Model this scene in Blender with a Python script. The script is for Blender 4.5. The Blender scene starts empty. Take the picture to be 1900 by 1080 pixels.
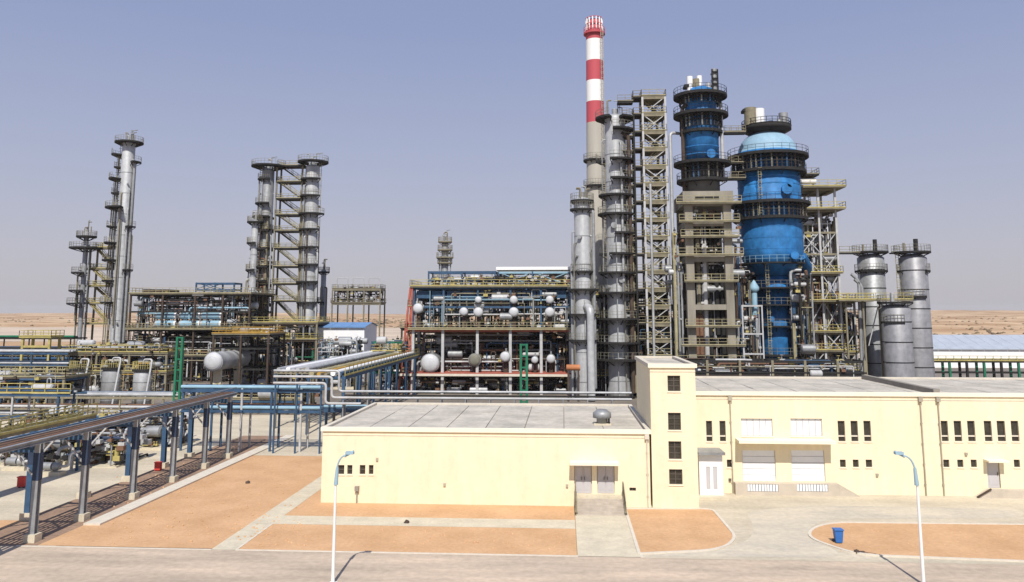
import bpy, math, random
from mathutils import Vector, Matrix
R = math.radians
sc = bpy.context.scene
COL = sc.collection

# ---------------------------------------------------------------- camera
H = 14.5                      # eye height (m)
FPX = 1500.0                  # focal length in photo pixels (1900 wide)
HOR = 583.0                   # horizon row
OFF = 204.0                   # horizon below the optical axis
VPU = 1045.0                  # column of the depth direction (+Y)
PV = HOR - OFF                # row of the optical axis
PIT = math.atan(OFF / FPX)
F = math.hypot(FPX, OFF)
YAW = math.atan((VPU - 950) / F)
cam_d = bpy.data.cameras.new('camera'); cam = bpy.data.objects.new('camera', cam_d)
COL.objects.link(cam); sc.camera = cam
cam_d.sensor_width = 36; cam_d.lens = 36 * FPX / 1900
cam_d.shift_y = -(540 - PV) / 1900
cam_d.clip_start = 0.5; cam_d.clip_end = 20000
cam.location = (0, 0, H); cam.rotation_euler = (R(90) + PIT, 0, YAW)
sc.render.resolution_x = 1024; sc.render.resolution_y = 582
RV = Vector((math.cos(YAW), math.sin(YAW), 0))
FV = Vector((-math.sin(YAW) * math.cos(PIT), math.cos(YAW) * math.cos(PIT), math.sin(PIT)))
UV = RV.cross(FV)
def P(u, v, Y):
    """world point seen at photo pixel (u, v) at depth Y"""
    d = FV * FPX + RV * (u - 950) + UV * (PV - v)
    return Vector((0, 0, H)) + d * (Y / d.y)
def GP(u, v, z=0.0):
    """world point on the level z seen at photo pixel (u, v)"""
    d = FV * FPX + RV * (u - 950) + UV * (PV - v)
    return Vector((0, 0, H)) + d * ((z - H) / d.z)
def PX(u, v, Y): return P(u, v, Y).x
def PZ(u, v, Y): return P(u, v, Y).z
def S(Y): return Y / F        # metres per photo pixel

# ---------------------------------------------------------------- light
SUN_EL, SUN_AZ = R(49), R(2.6)      # height; turned right of straight behind the camera
w = bpy.data.worlds.new('World'); sc.world = w; w.use_nodes = True
nt = w.node_tree; nt.nodes.clear()
out = nt.nodes.new('ShaderNodeOutputWorld'); bg = nt.nodes.new('ShaderNodeBackground')
sky = nt.nodes.new('ShaderNodeTexSky'); sky.sky_type = 'NISHITA'; sky.sun_disc = False
sky.sun_elevation = SUN_EL; sky.sun_rotation = R(180) - SUN_AZ
sky.air_density = 1.0; sky.dust_density = 2.5; sky.ozone_density = 2.0; sky.altitude = 400
def lin(r, g, b, k=1.0):
    return tuple(k * ((c / 255 + .055) / 1.055) ** 2.4 for c in (r, g, b)) + (1,)
# desert dust: the Nishita sky is mixed with a hazy gradient that depends on elevation only
tc = nt.nodes.new('ShaderNodeTexCoord'); sp = nt.nodes.new('ShaderNodeSeparateXYZ'); nt.links.new(tc.outputs['Generated'], sp.inputs[0])
gr = nt.nodes.new('ShaderNodeValToRGB'); cr = gr.color_ramp
KE = 1 / 1.19
stops = [(0.0, lin(194, 189, 193, KE)), (.07, lin(189, 187, 199, KE)), (.17, lin(175, 180, 204, KE)), (.34, lin(150, 162, 200, KE)), (1.0, lin(104, 130, 182, KE))]
cr.elements[0].position, cr.elements[0].color = stops[0]; cr.elements[1].position, cr.elements[1].color = stops[-1]
for p_, c_ in stops[1:-1]:
    e_ = cr.elements.new(p_); e_.color = c_
nt.links.new(sp.outputs['Z'], gr.inputs[0])
sc10 = nt.nodes.new('ShaderNodeVectorMath'); sc10.operation = 'SCALE'; sc10.inputs['Scale'].default_value = 10.0
nt.links.new(gr.outputs[0], sc10.inputs[0])
tint = nt.nodes.new('ShaderNodeMix'); tint.data_type = 'RGBA'; tint.inputs['Factor'].default_value = 0.88
nt.links.new(sky.outputs[0], tint.inputs['A']); nt.links.new(sc10.outputs[0], tint.inputs['B'])
nt.links.new(tint.outputs['Result'], bg.inputs[0]); bg.inputs[1].default_value = 0.1
nt.links.new(bg.outputs[0], out.inputs[0])
sd = bpy.data.lights.new('sun', 'SUN'); sd.energy = 4.2; sd.angle = R(0.5); sd.color = (1, 0.955, 0.88)
sun = bpy.data.objects.new('sun', sd); COL.objects.link(sun)
to_sun = Vector((math.sin(SUN_AZ) * math.cos(SUN_EL), -math.cos(SUN_AZ) * math.cos(SUN_EL), math.sin(SUN_EL)))
sun.rotation_euler = to_sun.to_track_quat('Z', 'Y').to_euler(); sun.location = (20, -40, 90)
vs = sc.view_settings; vs.view_transform = 'Standard'; vs.look = 'None'; vs.gamma = 1
vs.use_curve_mapping = False; vs.exposure = 0.25

# ---------------------------------------------------------------- materials
MATS = {}
def mat(name, col, rough=0.7, metal=0.0, var=0.25, scale=0.6, bump=0.0, col2=None, streak=False, fine=None, stretch=None):
    m = bpy.data.materials.new(name); m.use_nodes = True
    n = m.node_tree.nodes; l = m.node_tree.links
    b = n['Principled BSDF']
    b.inputs['Roughness'].default_value = rough; b.inputs['Metallic'].default_value = metal
    b.inputs['Specular IOR Level'].default_value = 0.3
    geo = n.new('ShaderNodeNewGeometry')
    mp = n.new('ShaderNodeMapping'); mp.inputs['Scale'].default_value = (1, 1, 0.15) if streak else (stretch or 1, 1, 1)
    l.new(geo.outputs['Position'], mp.inputs[0])
    nz = n.new('ShaderNodeTexNoise'); nz.inputs['Scale'].default_value = scale; nz.inputs['Detail'].default_value = 6
    nz.inputs['Roughness'].default_value = 0.6
    l.new(mp.outputs[0], nz.inputs['Vector'])
    r = n.new('ShaderNodeValToRGB'); r.color_ramp.elements[0].position = 0.32; r.color_ramp.elements[1].position = 0.68
    c2 = col2 or tuple(c * (1 - var) for c in col)
    r.color_ramp.elements[0].color = (*c2, 1); r.color_ramp.elements[1].color = (*col, 1)
    l.new(nz.outputs[0], r.inputs[0])
    src = r.outputs[0]
    if fine:
        n2 = n.new('ShaderNodeTexNoise'); n2.inputs['Scale'].default_value = fine[0]; n2.inputs['Detail'].default_value = 4
        l.new(geo.outputs['Position'], n2.inputs['Vector'])
        mr = n.new('ShaderNodeMapRange'); mr.inputs['From Min'].default_value = 0.3; mr.inputs['From Max'].default_value = 0.7
        mr.inputs['To Min'].default_value = 1 - fine[1]; mr.inputs['To Max'].default_value = 1 + fine[1] * 0.4
        l.new(n2.outputs[0], mr.inputs[0])
        mx = n.new('ShaderNodeMix'); mx.data_type = 'RGBA'; mx.blend_type = 'MULTIPLY'; mx.inputs['Factor'].default_value = 1
        l.new(src, mx.inputs['A']); l.new(mr.outputs[0], mx.inputs['B']); src = mx.outputs['Result']
    l.new(src, b.inputs['Base Color'])
    if bump:
        bp = n.new('ShaderNodeBump'); bp.inputs['Strength'].default_value = bump; bp.inputs['Distance'].default_value = 0.05
        n3 = n.new('ShaderNodeTexNoise'); n3.inputs['Scale'].default_value = 6; n3.inputs['Detail'].default_value = 5
        l.new(geo.outputs['Position'], n3.inputs['Vector'])
        l.new(n3.outputs[0], bp.inputs['Height']); l.new(bp.outputs[0], b.inputs['Normal'])
    MATS[name] = m; return m
cream = mat('cream_render', (.83, .73, .52), .85, var=.10, scale=1.5, streak=True, bump=.1, fine=(2.5, .05))
trim = mat('cream_trim', (.86, .79, .62), .8, var=.08)
whitep = mat('white_paint', (.84, .84, .84), .5, var=.08)
vanw = mat('white_shutter', (.80, .82, .84), .5, var=.06, scale=2)
glass = mat('dark_window_glass', (.065, .058, .045), .22, var=.5, scale=2)
winfr = mat('brown_window_frame', (.13, .11, .09), .5)
gdoor = mat('grey_steel_door', (.50, .48, .49), .5, var=.1)
roofm = mat('roof_felt', (.60, .55, .47), .9, var=.34, scale=.35, bump=.3, fine=(3, .15))
roofd = mat('roof_joint', (.30, .27, .23), .9)
conc = mat('pale_concrete', (.64, .57, .43), .9, var=.18, scale=.8, bump=.3, fine=(5, .1))
concw = mat('frame_concrete', (.36, .33, .27), .9, var=.45, scale=.5, streak=True)
pave = mat('yard_paving', (.64, .56, .425), .9, stretch=.4, var=.3, scale=.25, bump=.2, fine=(3, .12))
road = mat('road_surface', (.62, .49, .37), .9, stretch=.2, col2=(.37, .305, .235), scale=.45, bump=.3, fine=(2.5, .14))
sand = mat('orange_sand', (.63, .39, .215), .95, col2=(.52, .31, .16), scale=.3, bump=.5, fine=(4, .12))
pland = mat('plant_ground', (.26, .22, .18), .95, col2=(.16, .14, .12), scale=.12, bump=.3, fine=(2, .2))
kerbm = mat('kerb_concrete', (.66, .60, .50), .85, var=.15, scale=2)
galv = mat('silver_cladding', (.53, .54, .55), .5, .2, var=.38, scale=.5, streak=True, fine=(1.6, .14))
galv2 = mat('dull_silver_cladding', (.37, .38, .39), .5, .3, var=.3, scale=.6, streak=True, fine=(2, .2))
lgrey = mat('light_grey_steel', (.50, .50, .50), .6, var=.25, scale=1)
khaki = mat('khaki_steel', (.27, .24, .165), .75, var=.35, scale=1)
dark = mat('dark_platform_steel', (.030, .029, .028), .85, var=.4, scale=1)
brown = mat('brown_steel', (.085, .06, .045), .8, var=.4, scale=1)
yellow = mat('yellow_rail_paint', (.52, .44, .16), .7, var=.35, scale=1)
dyel = mat('faded_yellow_paint', (.40, .355, .21), .8, var=.35, scale=1)
amber = mat('amber_paint', (.50, .30, .06), .7, var=.3, scale=1)
blues = mat('blue_steel', (.045, .10, .185), .6, var=.35, scale=1)
lblue = mat('light_blue_pipe', (.28, .45, .56), .55, var=.2, scale=1)
vblue = mat('blue_vessel_paint', (.034, .215, .53), .6, var=.45, scale=.35, streak=True, fine=(.9, .34))
dblue = mat('pale_blue_dome', (.29, .45, .58), .6, var=.2, scale=.4, fine=(1.2, .1))
green = mat('green_paint', (.02, .17, .09), .6, var=.2)
redp = mat('red_primer', (.45, .13, .09), .75, var=.3, scale=1)
redb = mat('red_band_paint', (.50, .085, .105), .65, var=.15, scale=.3, streak=True)
whiteb = mat('white_band_paint', (.82, .82, .80), .65, var=.1, scale=.3, streak=True)
chim = mat('chimney_concrete', (.47, .44, .38), .85, var=.2, scale=.4, streak=True)
orange = mat('orange_paint', (.48, .19, .08), .7)
rust = mat('rusty_pipe', (.22, .12, .075), .8, var=.4, scale=2)
signred = mat('red_equipment_paint', (.62, .06, .05), .6)
silom = mat('silo_cladding', (.37, .37, .39), .5, .25, var=.4, scale=.4, streak=True, fine=(1.2, .2))
colr = mat('gallery_rail_paint', (.22, .21, .17), .8, var=.3, scale=1)
dpipe = mat('downpipe_paint', (.42, .37, .29), .8)
head = mat('pale_head_paint', (.56, .57, .59), .5, var=.15, scale=1)
binb = mat('blue_plastic', (.04, .16, .48), .5, var=.15)
shedb = mat('blue_roof_sheet', (.40, .44, .50), .6, var=.15, scale=.4)
lampb = mat('teal_lamp_metal', (.30, .44, .52), .45, var=.1)
lampw = mat('white_lamp_pole', (.78, .77, .75), .5, var=.08)
PIPEM = [galv, galv, galv2, lgrey, khaki, dark, dark, brown, brown, blues, blues, rust, dyel, lblue]
DARKM = [dark, dark, brown, blues, galv2, khaki, galv, rust, brown, lgrey]

navy = mat('navy_paint', (.035, .055, .10), .65, var=.3)
shedr = mat('strong_blue_roof', (.14, .27, .50), .6, var=.15)
shade_sand = mat('shaded_brown_sand', (.36, .24, .16), .95, col2=(.26, .17, .12), scale=.6, bump=.4, fine=(4, .2))  # brownish sand, colour darkened for the shade below the pipe rack
XL0 = -38.0
# ---------------------------------------------------------------- objects
ORG = {}
def tag(o, label=None, cat=None, group=None, kind=None):
    if label: o['label'] = label
    if cat: o['category'] = cat
    if group: o['group'] = group
    if kind: o['kind'] = kind
    return o
def thing(name, label, cat, loc=(0, 0, 0), group=None):
    o = bpy.data.objects.new(name, None); o.empty_display_size = 0.5
    COL.objects.link(o); o.location = loc; ORG[o.name] = Vector(loc)
    return tag(o, label, cat, group)

class MB:
    def __init__(s): s.v = []; s.f = []; s.sm = []
    def add(s, vs, fs, smooth=False):
        k = len(s.v); s.v += [tuple(p) for p in vs]
        s.f += [tuple(i + k for i in f) for f in fs]; s.sm += [smooth] * len(fs); return s
    def box(s, x0, x1, y0, y1, z0, z1):
        if x0 > x1: x0, x1 = x1, x0
        if y0 > y1: y0, y1 = y1, y0
        if z0 > z1: z0, z1 = z1, z0
        return s.add([(x0, y0, z0), (x1, y0, z0), (x1, y1, z0), (x0, y1, z0), (x0, y0, z1), (x1, y0, z1), (x1, y1, z1), (x0, y1, z1)],
                     [(0, 3, 2, 1), (4, 5, 6, 7), (0, 1, 5, 4), (1, 2, 6, 5), (2, 3, 7, 6), (3, 0, 4, 7)])
    def tube(s, pts, r, n=8, caps=True, r2=None):
        pts = [Vector(p) for p in pts]
        ds = [(pts[i + 1] - pts[i]).normalized() for i in range(len(pts) - 1)]
        d = ds[0]; a = Vector((0, 0, 1)) if abs(d.z) < .9 else Vector((1, 0, 0))
        x = d.cross(a).normalized(); y = d.cross(x)
        ph = math.pi / n
        ring = [pts[0] + x * (r * math.cos(2 * math.pi * i / n + ph)) + y * (r * math.sin(2 * math.pi * i / n + ph)) for i in range(n)]
        rings = [ring]
        for i in range(1, len(pts)):
            dp = ds[i - 1]; dn = ds[i] if i < len(ds) else dp
            nn = dp + dn
            nn = nn.normalized() if nn.length > 1e-6 else dp
            c = pts[i]; q = []
            for p in rings[-1]:
                den = dp.dot(nn)
                q.append(p + dp * ((c - p).dot(nn) / den))
            if r2 is not None:
                rr = r + (r2 - r) * i / (len(pts) - 1); r0 = r + (r2 - r) * (i - 1) / (len(pts) - 1)
                q = [c + (p - c) * (rr / r0) for p in q]
            rings.append(q)
        vv = [p for rg in rings for p in rg]; ff = []
        for i in range(len(rings) - 1):
            for j in range(n):
                k = (j + 1) % n
                ff.append((i * n + j, i * n + k, (i + 1) * n + k, (i + 1) * n + j))
        s.add(vv, ff, n > 5)
        if caps:
            s.add(rings[0], [tuple(range(n))][::-1]); s.add(rings[-1], [tuple(range(n))])
        return s
    def bar(s, a, b, t=.1, t2=None):
        return s.tube([a, b], (t2 or t) * .7071, 4)
    def lathe(s, cx, cy, prof, n=24, axis='z', smooth=True):
        vv = []; ff = []
        for (r, z) in prof:
            for i in range(n):
                a = 2 * math.pi * i / n
                if axis == 'z': vv.append((cx + r * math.cos(a), cy + r * math.sin(a), z))
        m = len(prof)
        for i in range(m - 1):
            for j in range(n):
                k = (j + 1) % n
                ff.append((i * n + j, i * n + k, (i + 1) * n + k, (i + 1) * n + j))
        return s.add(vv, ff, smooth)
    def build(s, name, m, parent=None, loc=None):
        o0 = ORG[parent.name] if parent is not None else (Vector(loc) if loc else Vector((0, 0, 0)))
        me = bpy.data.meshes.new(name)
        me.from_pydata([(a - o0.x, b - o0.y, c - o0.z) for a, b, c in s.v], [], s.f)
        me.materials.append(m)
        me.polygons.foreach_set('use_smooth', s.sm)
        me.update()
        o = bpy.data.objects.new(name, me); COL.objects.link(o)
        if parent is not None: o.parent = parent
        elif loc: o.location = o0
        ORG[o.name] = o0
        return o

def copy_tree(o, parent=None):
    c = o.copy(); COL.objects.link(c)
    if parent is not None: c.parent = parent
    ORG[c.name] = ORG[o.name].copy()
    for ch in list(o.children): copy_tree(ch, c)
    return c

def bend(pts, rad=.4, k=3):
    """round the corners of a polyline"""
    pts = [Vector(p) for p in pts]; o = [pts[0]]
    for i in range(1, len(pts) - 1):
        a, b, c = pts[i - 1], pts[i], pts[i + 1]
        u = (a - b); v = (c - b)
        rr = min(rad, u.length * .45, v.length * .45)
        p0 = b + u.normalized() * rr; p1 = b + v.normalized() * rr
        for j in range(k + 1):
            t = j / k; o.append(p0 * (1 - t) ** 2 + b * (2 * t * (1 - t)) + p1 * t * t)
    o.append(pts[-1]); return o
def pipe(parent, pts, r, m, n=8, name='pipe'):
    return MB().tube(bend(pts, r * 3), r, n).build(name, m, parent)

def ring_pts(cx, cy, r, a0, a1, z, n=None):
    n = n or max(3, int(abs(a1 - a0) / 15))
    return [(cx + r * math.cos(R(a0 + (a1 - a0) * i / n)), cy + r * math.sin(R(a0 + (a1 - a0) * i / n)), z) for i in range(n + 1)]
def railing(mb, pts, h=1.15, t=.09, closed=False, step=1.5, toe=True):
    pts = [Vector(p) for p in pts]
    for zz in (h, h * .52):
        mb.tube([p + Vector((0, 0, zz)) for p in pts], t * .6, 4, False)
    if toe: mb.tube([p + Vector((0, 0, .12)) for p in pts], .13, 4, False)
    for i in range(len(pts) - 1):
        L = (pts[i + 1] - pts[i]).length; k = max(1, int(round(L / step)))
        for j in range(k + (i == len(pts) - 2)):
            p = pts[i].lerp(pts[i + 1], j / k)
            mb.tube([p, p + Vector((0, 0, h))], t * .6, 4, False)
def platform(parent, cx, cy, r0, r1, z, a0=0, a1=360, m=None, rm=None, th=.34, brackets=True):
    """annular gallery round a vessel; a0..a1 in degrees, 270 faces the camera"""
    mb = MB(); n = max(3, int(abs(a1 - a0) / 12))
    A = ring_pts(cx, cy, r0, a0, a1, z, n); B = ring_pts(cx, cy, r1, a0, a1, z, n)
    vv = A + B + [(x, y, z - th) for x, y, _ in A] + [(x, y, z - th) for x, y, _ in B]
    k = n + 1; ff = []
    for i in range(n):
        ff += [(i, k + i, k + i + 1, i + 1), (2 * k + i, 2 * k + i + 1, 3 * k + i + 1, 3 * k + i),
               (k + i, 3 * k + i, 3 * k + i + 1, k + i + 1), (i, i + 1, 2 * k + i + 1, 2 * k + i)]
    if abs(a1 - a0) < 359: ff += [(0, 2 * k, 3 * k, k), (n, k + n, 3 * k + n, 2 * k + n)]
    mb.add(vv, ff)
    if brackets:
        nb = max(2, int(abs(a1 - a0) / 40))
        for i in range(nb + 1):
            a = R(a0 + (a1 - a0) * i / nb); c, s_ = math.cos(a), math.sin(a)
            mb.bar((cx + r0 * c, cy + r0 * s_, z - th - min(.8, (r1 - r0) * .6)), (cx + (r1 - .1) * c, cy + (r1 - .1) * s_, z - th), .12)
    p = mb.build('platform', m or dark, parent)
    rb = MB(); railing(rb, ring_pts(cx, cy, r1 - .06, a0, a1, z, n), step=1.6, toe=False, t=.06); rb.build('railing', colr if rm is dyel or rm is None else rm, p)
    return p
def deck(parent, x0, x1, y0, y1, z, m=None, rm=None, th=.25, rail=True, sides='fblr'):
    p = MB().box(x0, x1, y0, y1, z - th, z).build('deck', m or khaki, parent)
    if rail:
        rb = MB()
        if 'f' in sides: railing(rb, [(x0, y0, z), (x1, y0, z)])
        if 'b' in sides: railing(rb, [(x0, y1, z), (x1, y1, z)])
        if 'l' in sides: railing(rb, [(x0, y0, z), (x0, y1, z)])
        if 'r' in sides: railing(rb, [(x1, y0, z), (x1, y1, z)])
        rb.build('railing', rm or yellow, p)
    return p
def ladder(parent, x, y, z0, z1, m=None, w=.5):
    mb = MB()
    for s_ in (-1, 1): mb.bar((x + s_ * w / 2, y, z0), (x + s_ * w / 2, y, z1), .08)
    z = z0 + .3
    while z < z1: mb.bar((x - w / 2, y, z), (x + w / 2, y, z), .05); z += .45
    z = z0 + 2.2
    while z < z1:
        mb.tube([(x + .42 * math.cos(R(a)), y - .1 + .5 * math.sin(R(a)), z) for a in range(180, 361, 45)], .035, 4, False); z += 1.2
    return mb.build('ladder', m or dyel, parent)
def flight(parent, x0, x1, z0, z1, y0, y1, m=None, rm=None):
    """stair flight running in x"""
    mb = MB()
    for y in (y0, y1): mb.bar((x0, y, z0), (x1, y, z1), .22)
    n = max(3, int(abs(z1 - z0) / .25))
    for i in range(n):
        t = (i + .5) / n; x = x0 + (x1 - x0) * t; z = z0 + (z1 - z0) * t
        mb.box(x - .13, x + .13, y0, y1, z - .03, z + .01)
    p = mb.build('stair_flight', m or khaki, parent)
    rb = MB()
    for y in (y0, y1): railing(rb, [(x0, y, z0), (x1, y, z1)], step=1.6)
    rb.build('railing', rm or yellow, p); return p

def shell(parent, cx, cy, prof, m, n=28, name='shell', label=None):
    p = [(0.001, prof[0][1])] + prof + [(0.001, prof[-1][1])]
    o = MB().lathe(cx, cy, p, n).build(name, m, parent)
    if label: o['label'] = label
    return o
def dome_prof(r, z, k=.5, n=5):
    return [(r * math.cos(math.pi / 2 * i / n), z + r * k * math.sin(math.pi / 2 * i / n)) for i in range(n + 1)]
def bands(parent, cx, cy, r, zs, m=None, h=.12):
    mb = MB()
    for z in zs: mb.lathe(cx, cy, [(r - .02, z), (r + .05, z), (r + .05, z + h), (r - .02, z + h)], 28, smooth=False)
    return mb.build('hoop_band', m or galv2, parent)

def column_vessel(label, u0, u1, vt, Y, plats, vbase=None, m=None, vref=None, ladders=(), pipes=(), rm=None, name='distillation_column',
                  band=5.0, pm=None, dk=.5):
    """plats: (v, half width px left, right?, a0, a1) -> gallery outer radius in px from the axis"""
    vm = vref or (vt + 560) / 2; uc = (u0 + u1) / 2
    c = P(uc, vm, Y); s_ = S(Y); r = (u1 - u0) / 2 * s_
    zt = PZ(uc, vt, Y)
    t = thing(name, label, 'column', (c.x, Y, 0))
    shell(t, c.x, Y, [(r * 1.08, 0), (r * 1.08, 1.5), (r, 2.2), (r, zt - r * dk)] + dome_prof(r, zt - r * dk, dk)[1:-1] + [(.05, zt)], m or galv)
    bands(t, c.x, Y, r, [3 + band * i for i in range(int((zt - 4) / band))])
    for q in plats:
        v, rp, a0, a1 = q[:4]
        platform(t, c.x, Y, r, rp * s_ + .3, PZ(uc, v, Y), a0, a1, m=pm, rm=rm)
    MB().tube([(c.x, Y, zt - .1), (c.x, Y, zt + .9)], r * .3, 8).build('top_nozzle', galv2, t)
    for (dx, za, zb) in ladders:
        ladder(t, c.x + dx * s_, Y - math.sqrt(max(.01, r * r - (dx * s_) ** 2)) - .35 if abs(dx * s_) < r else Y, PZ(uc, za, Y), PZ(uc, zb, Y))
    q = random.Random(int(u0 * 3 + vt))
    for k in range(4 if r > .8 else 2):
        a = q.uniform(0, 6.28); rr = r * q.uniform(.3, .9); x, y = c.x + rr * math.cos(a), Y + rr * math.sin(a)
        hh = q.uniform(1.0, 2.6); MB().tube(bend([(x, y, zt - r * .5), (x, y, zt + hh), (x + q.choice((-.7, .7)), y, zt + hh)], .3), q.uniform(.09, .17), 6).build('vent_pipe', q.choice((galv, galv2, khaki)), t)
    MB().box(c.x - .06 + r * .5, c.x + .06 + r * .5, Y - .06, Y + .06, zt - r * .4, zt + 2.6).bar((c.x + r * .5, Y, zt + 2.5), (c.x + r * 1.5, Y - .4, zt + 2.6), .12).build('davit', colr, t)
    q = random.Random(int(u0 * 7 + vt)); nr = 3 if r < .8 else 10
    for k in range(nr):
        a = R(q.choice((q.uniform(175, 215), q.uniform(215, 325), q.uniform(325, 365)))); rr = r + q.uniform(.35, .7)
        x, y = c.x + rr * math.cos(a), Y + rr * math.sin(a); zh = zt * q.uniform(.45, .97); pr = q.choice((.09, .12, .16, .22))
        zl_ = q.choice((.2, zt * q.uniform(.1, .4)))
        MB().tube(bend([(x, y, zl_), (x, y, zh), (c.x + .5 * r * math.cos(a), Y + .5 * r * math.sin(a), zh + .2)], .4), pr, 6).build('riser_pipe', q.choice((galv, galv2, khaki, colr, brown)), t)
        if q.random() < .6:
            zz = zt * q.uniform(.2, .9)
            MB().tube([(c.x + (r - .1) * math.cos(a + .5), Y + (r - .1) * math.sin(a + .5), zz), (c.x + (r + .55) * math.cos(a + .5), Y + (r + .55) * math.sin(a + .5), zz)], q.uniform(.2, .4), 10).build('nozzle', galv2, t)
    for (dx, dy, za, zb, pr, pmt) in pipes:
        x = c.x + dx * s_; y = Y + dy
        z0 = PZ(uc, za, Y); z1 = PZ(uc, zb, Y)
        dirx = -1 if dx > 0 else 1
        pipe(t, [(x, y, z0), (x, y, z1), (c.x + dirx * -r * .5, Y, z1)], pr, pmt)
        for k in range(int((z1 - z0) / 5)):
            pass
    return t, c.x, r

rnd = random.Random(7)
def clutter(parent, x0, x1, y0, y1, z0, z1, n, mats, seed, rmin=.07, rmax=.22, valves=40):
    q = random.Random(seed); W = x1 - x0; D = y1 - y0; HH = z1 - z0
    for i in range(n):
        k = q.random(); r = rmin + (rmax - rmin) * q.random() ** 2.2; m = q.choice(mats)
        x = q.uniform(x0, x1); y = q.uniform(y0, y1); z = q.uniform(z0, z1)
        if k < .38:
            L = q.uniform(.15, .7) * W; xa = q.uniform(x0, x1 - L); za = q.uniform(z0 + .3 * HH, z1)
            pts = [(xa, y, za), (xa + L, y, za)]
            if q.random() < .6: pts = [(xa, y, z0 + q.random() * .4 * HH)] + pts
            if q.random() < .6: pts = pts + [(xa + L, y, z0 + q.random() * .4 * HH)]
            pipe(parent, pts, r, m, 6)
        elif k < .72:
            za = z0; zb = q.uniform(z0 + .5 * HH, z1)
            dx = q.uniform(-.12, .12) * W
            pts = [(x, y, za), (x, y, zb)]
            if q.random() < .6: pts += [(min(max(x + dx, x0), x1), y, zb), (min(max(x + dx, x0), x1), y, zb - q.uniform(.5, .3 * HH + .6))]
            pipe(parent, pts, r, m, 6)
        elif k < .88:
            pipe(parent, [(x, y0, z), (x, y1, z), (x, y1, z0)], r, m, 6)
        else:
            rr = q.uniform(.35, .75); L = q.uniform(1.5, 3.2)
            mb = MB(); xx = min(x, x1 - L)
            mb.tube([(xx - .15, y, z), (xx, y, z)], rr * .6, 10, True, rr); mb.tube([(xx, y, z), (xx + L, y, z)], rr, 10)
            mb.tube([(xx + L, y, z), (xx + L + .15, y, z)], rr, 10, True, rr * .6)
            mb.build('small_vessel', q.choice([galv, lgrey, galv2, galv2]), parent)
    if valves:
        for m in (lgrey, dark, yellow, rust):
            mb = MB()
            for i in range(valves // 4):
                x = q.uniform(x0, x1); y = q.uniform(y0, y1); z = q.uniform(z0, z1); a = q.uniform(.12, .4)
                mb.box(x - a, x + a, y - a, y + a, z - a * .6, z + a * .6)
                mb.tube([(x, y, z), (x, y, z + a * 2)], .05, 5)
                mb.tube([(x, y, z + a * 2), (x, y, z + a * 2 + .06)], a * .7, 8)
            o = mb.build('valves', m, parent); o['kind'] = 'stuff'

def frame(label, xs, ys, zs, cm, bm, decks=(), name='steel_frame', cat='steel structure', cw=.35, bw=.28, brace=(), bmat=None, rm=None, dm=None, z0=0, group=None):
    t = thing(name, label, cat, ((xs[0] + xs[-1]) / 2, ys[0], 0), group)
    zt = zs[-1]
    for x in xs:
        for y in ys:
            MB().box(x - cw / 2, x + cw / 2, y - cw / 2, y + cw / 2, z0, zt).build('column', cm, t)
    h = bw / 2; e = cw / 2
    for z in zs:
        for y in ys:
            for i in range(len(xs) - 1):
                MB().box(xs[i] + e, xs[i + 1] - e, y - h * .8, y + h * .8, z - bw * 1.3, z - .01).build('beam', bm, t)
        for x in xs:
            for i in range(len(ys) - 1):
                MB().box(x - h * .8, x + h * .8, ys[i] + e, ys[i + 1] - e, z - bw * 1.3, z - .01).build('beam', bm, t)
    zz = [z0] + list(zs)
    for (i, lv, kind) in brace:       # bay index, level index, 'x' '/' '\\'
        for y in ys:
            a, b = zz[lv], zz[lv + 1]; xa, xb = xs[i], xs[i + 1]; yy = y
            if kind in 'x/': MB().bar((xa, yy, a), (xb, yy, b), .14).build('brace', bmat or bm, t)
            if kind in 'x\\': MB().bar((xa, yy + .02, b), (xb, yy + .02, a), .14).build('brace', bmat or bm, t)
    for d in decks:
        z = zs[d[0]]; ov = d[1] if len(d) > 1 else .4; side = d[2] if len(d) > 2 else 'fblr'
        deck(t, xs[0] - ov, xs[-1] + ov, ys[0] - ov, ys[-1] + ov, z + .24, m=dm or khaki, rm=rm or yellow, th=.235, sides=side)
    return t

def drum(label, x, y0, y1, z, r, m, head=None, cat='drum', name='horizontal_drum', group=None, legs=True, zb=0):
    """horizontal vessel whose axis runs away from the camera"""
    t = thing(name, label, cat, (x, y0, zb), group)
    mb = MB(); mb.tube([(x, y0, z), (x, y1, z)], r, 20); mb.build('shell', m, t)
    hb = MB(); n = 5; 
    pts = []
    prev = r
    for i in range(n):
        a0 = math.pi / 2 * i / n; a1 = math.pi / 2 * (i + 1) / n
        hb.tube([(x, y0 - .5 * r * math.sin(a0), z), (x, y0 - .5 * r * math.sin(a1), z)], r * math.cos(a0), 20, i == n - 1, max(.02, r * math.cos(a1)))
    hb.build('head', head or m, t)
    MB().tube([(x, y0 - .02, z), (x, y0 + .16, z)], r * 1.08, 20).build('flange', galv2, t)
    if legs:
        for yy in (y0 + (y1 - y0) * .15, y0 + (y1 - y0) * .85):
            MB().box(x - r * .45, x + r * .45, yy - .2, yy + .2, zb, z - r * .6).build('saddle', conc if zb < .1 else brown, t)
    MB().tube([(x, y0 + (y1 - y0) * .3, z + r * .9), (x, y0 + (y1 - y0) * .3, z + r + .5)], r * .22, 8).build('nozzle', galv2, t)
    return t

# ================================================================ SETTING
def sheet(name, pts, z, m, kind='structure', label=None):
    mb = MB(); mb.add([(p[0], p[1], z) for p in pts], [tuple(range(len(pts)))])
    o = mb.build(name, m); o['kind'] = kind; return o
def gpts(*uv): return [tuple(GP(u, v)[:2]) for u, v in uv]

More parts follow.
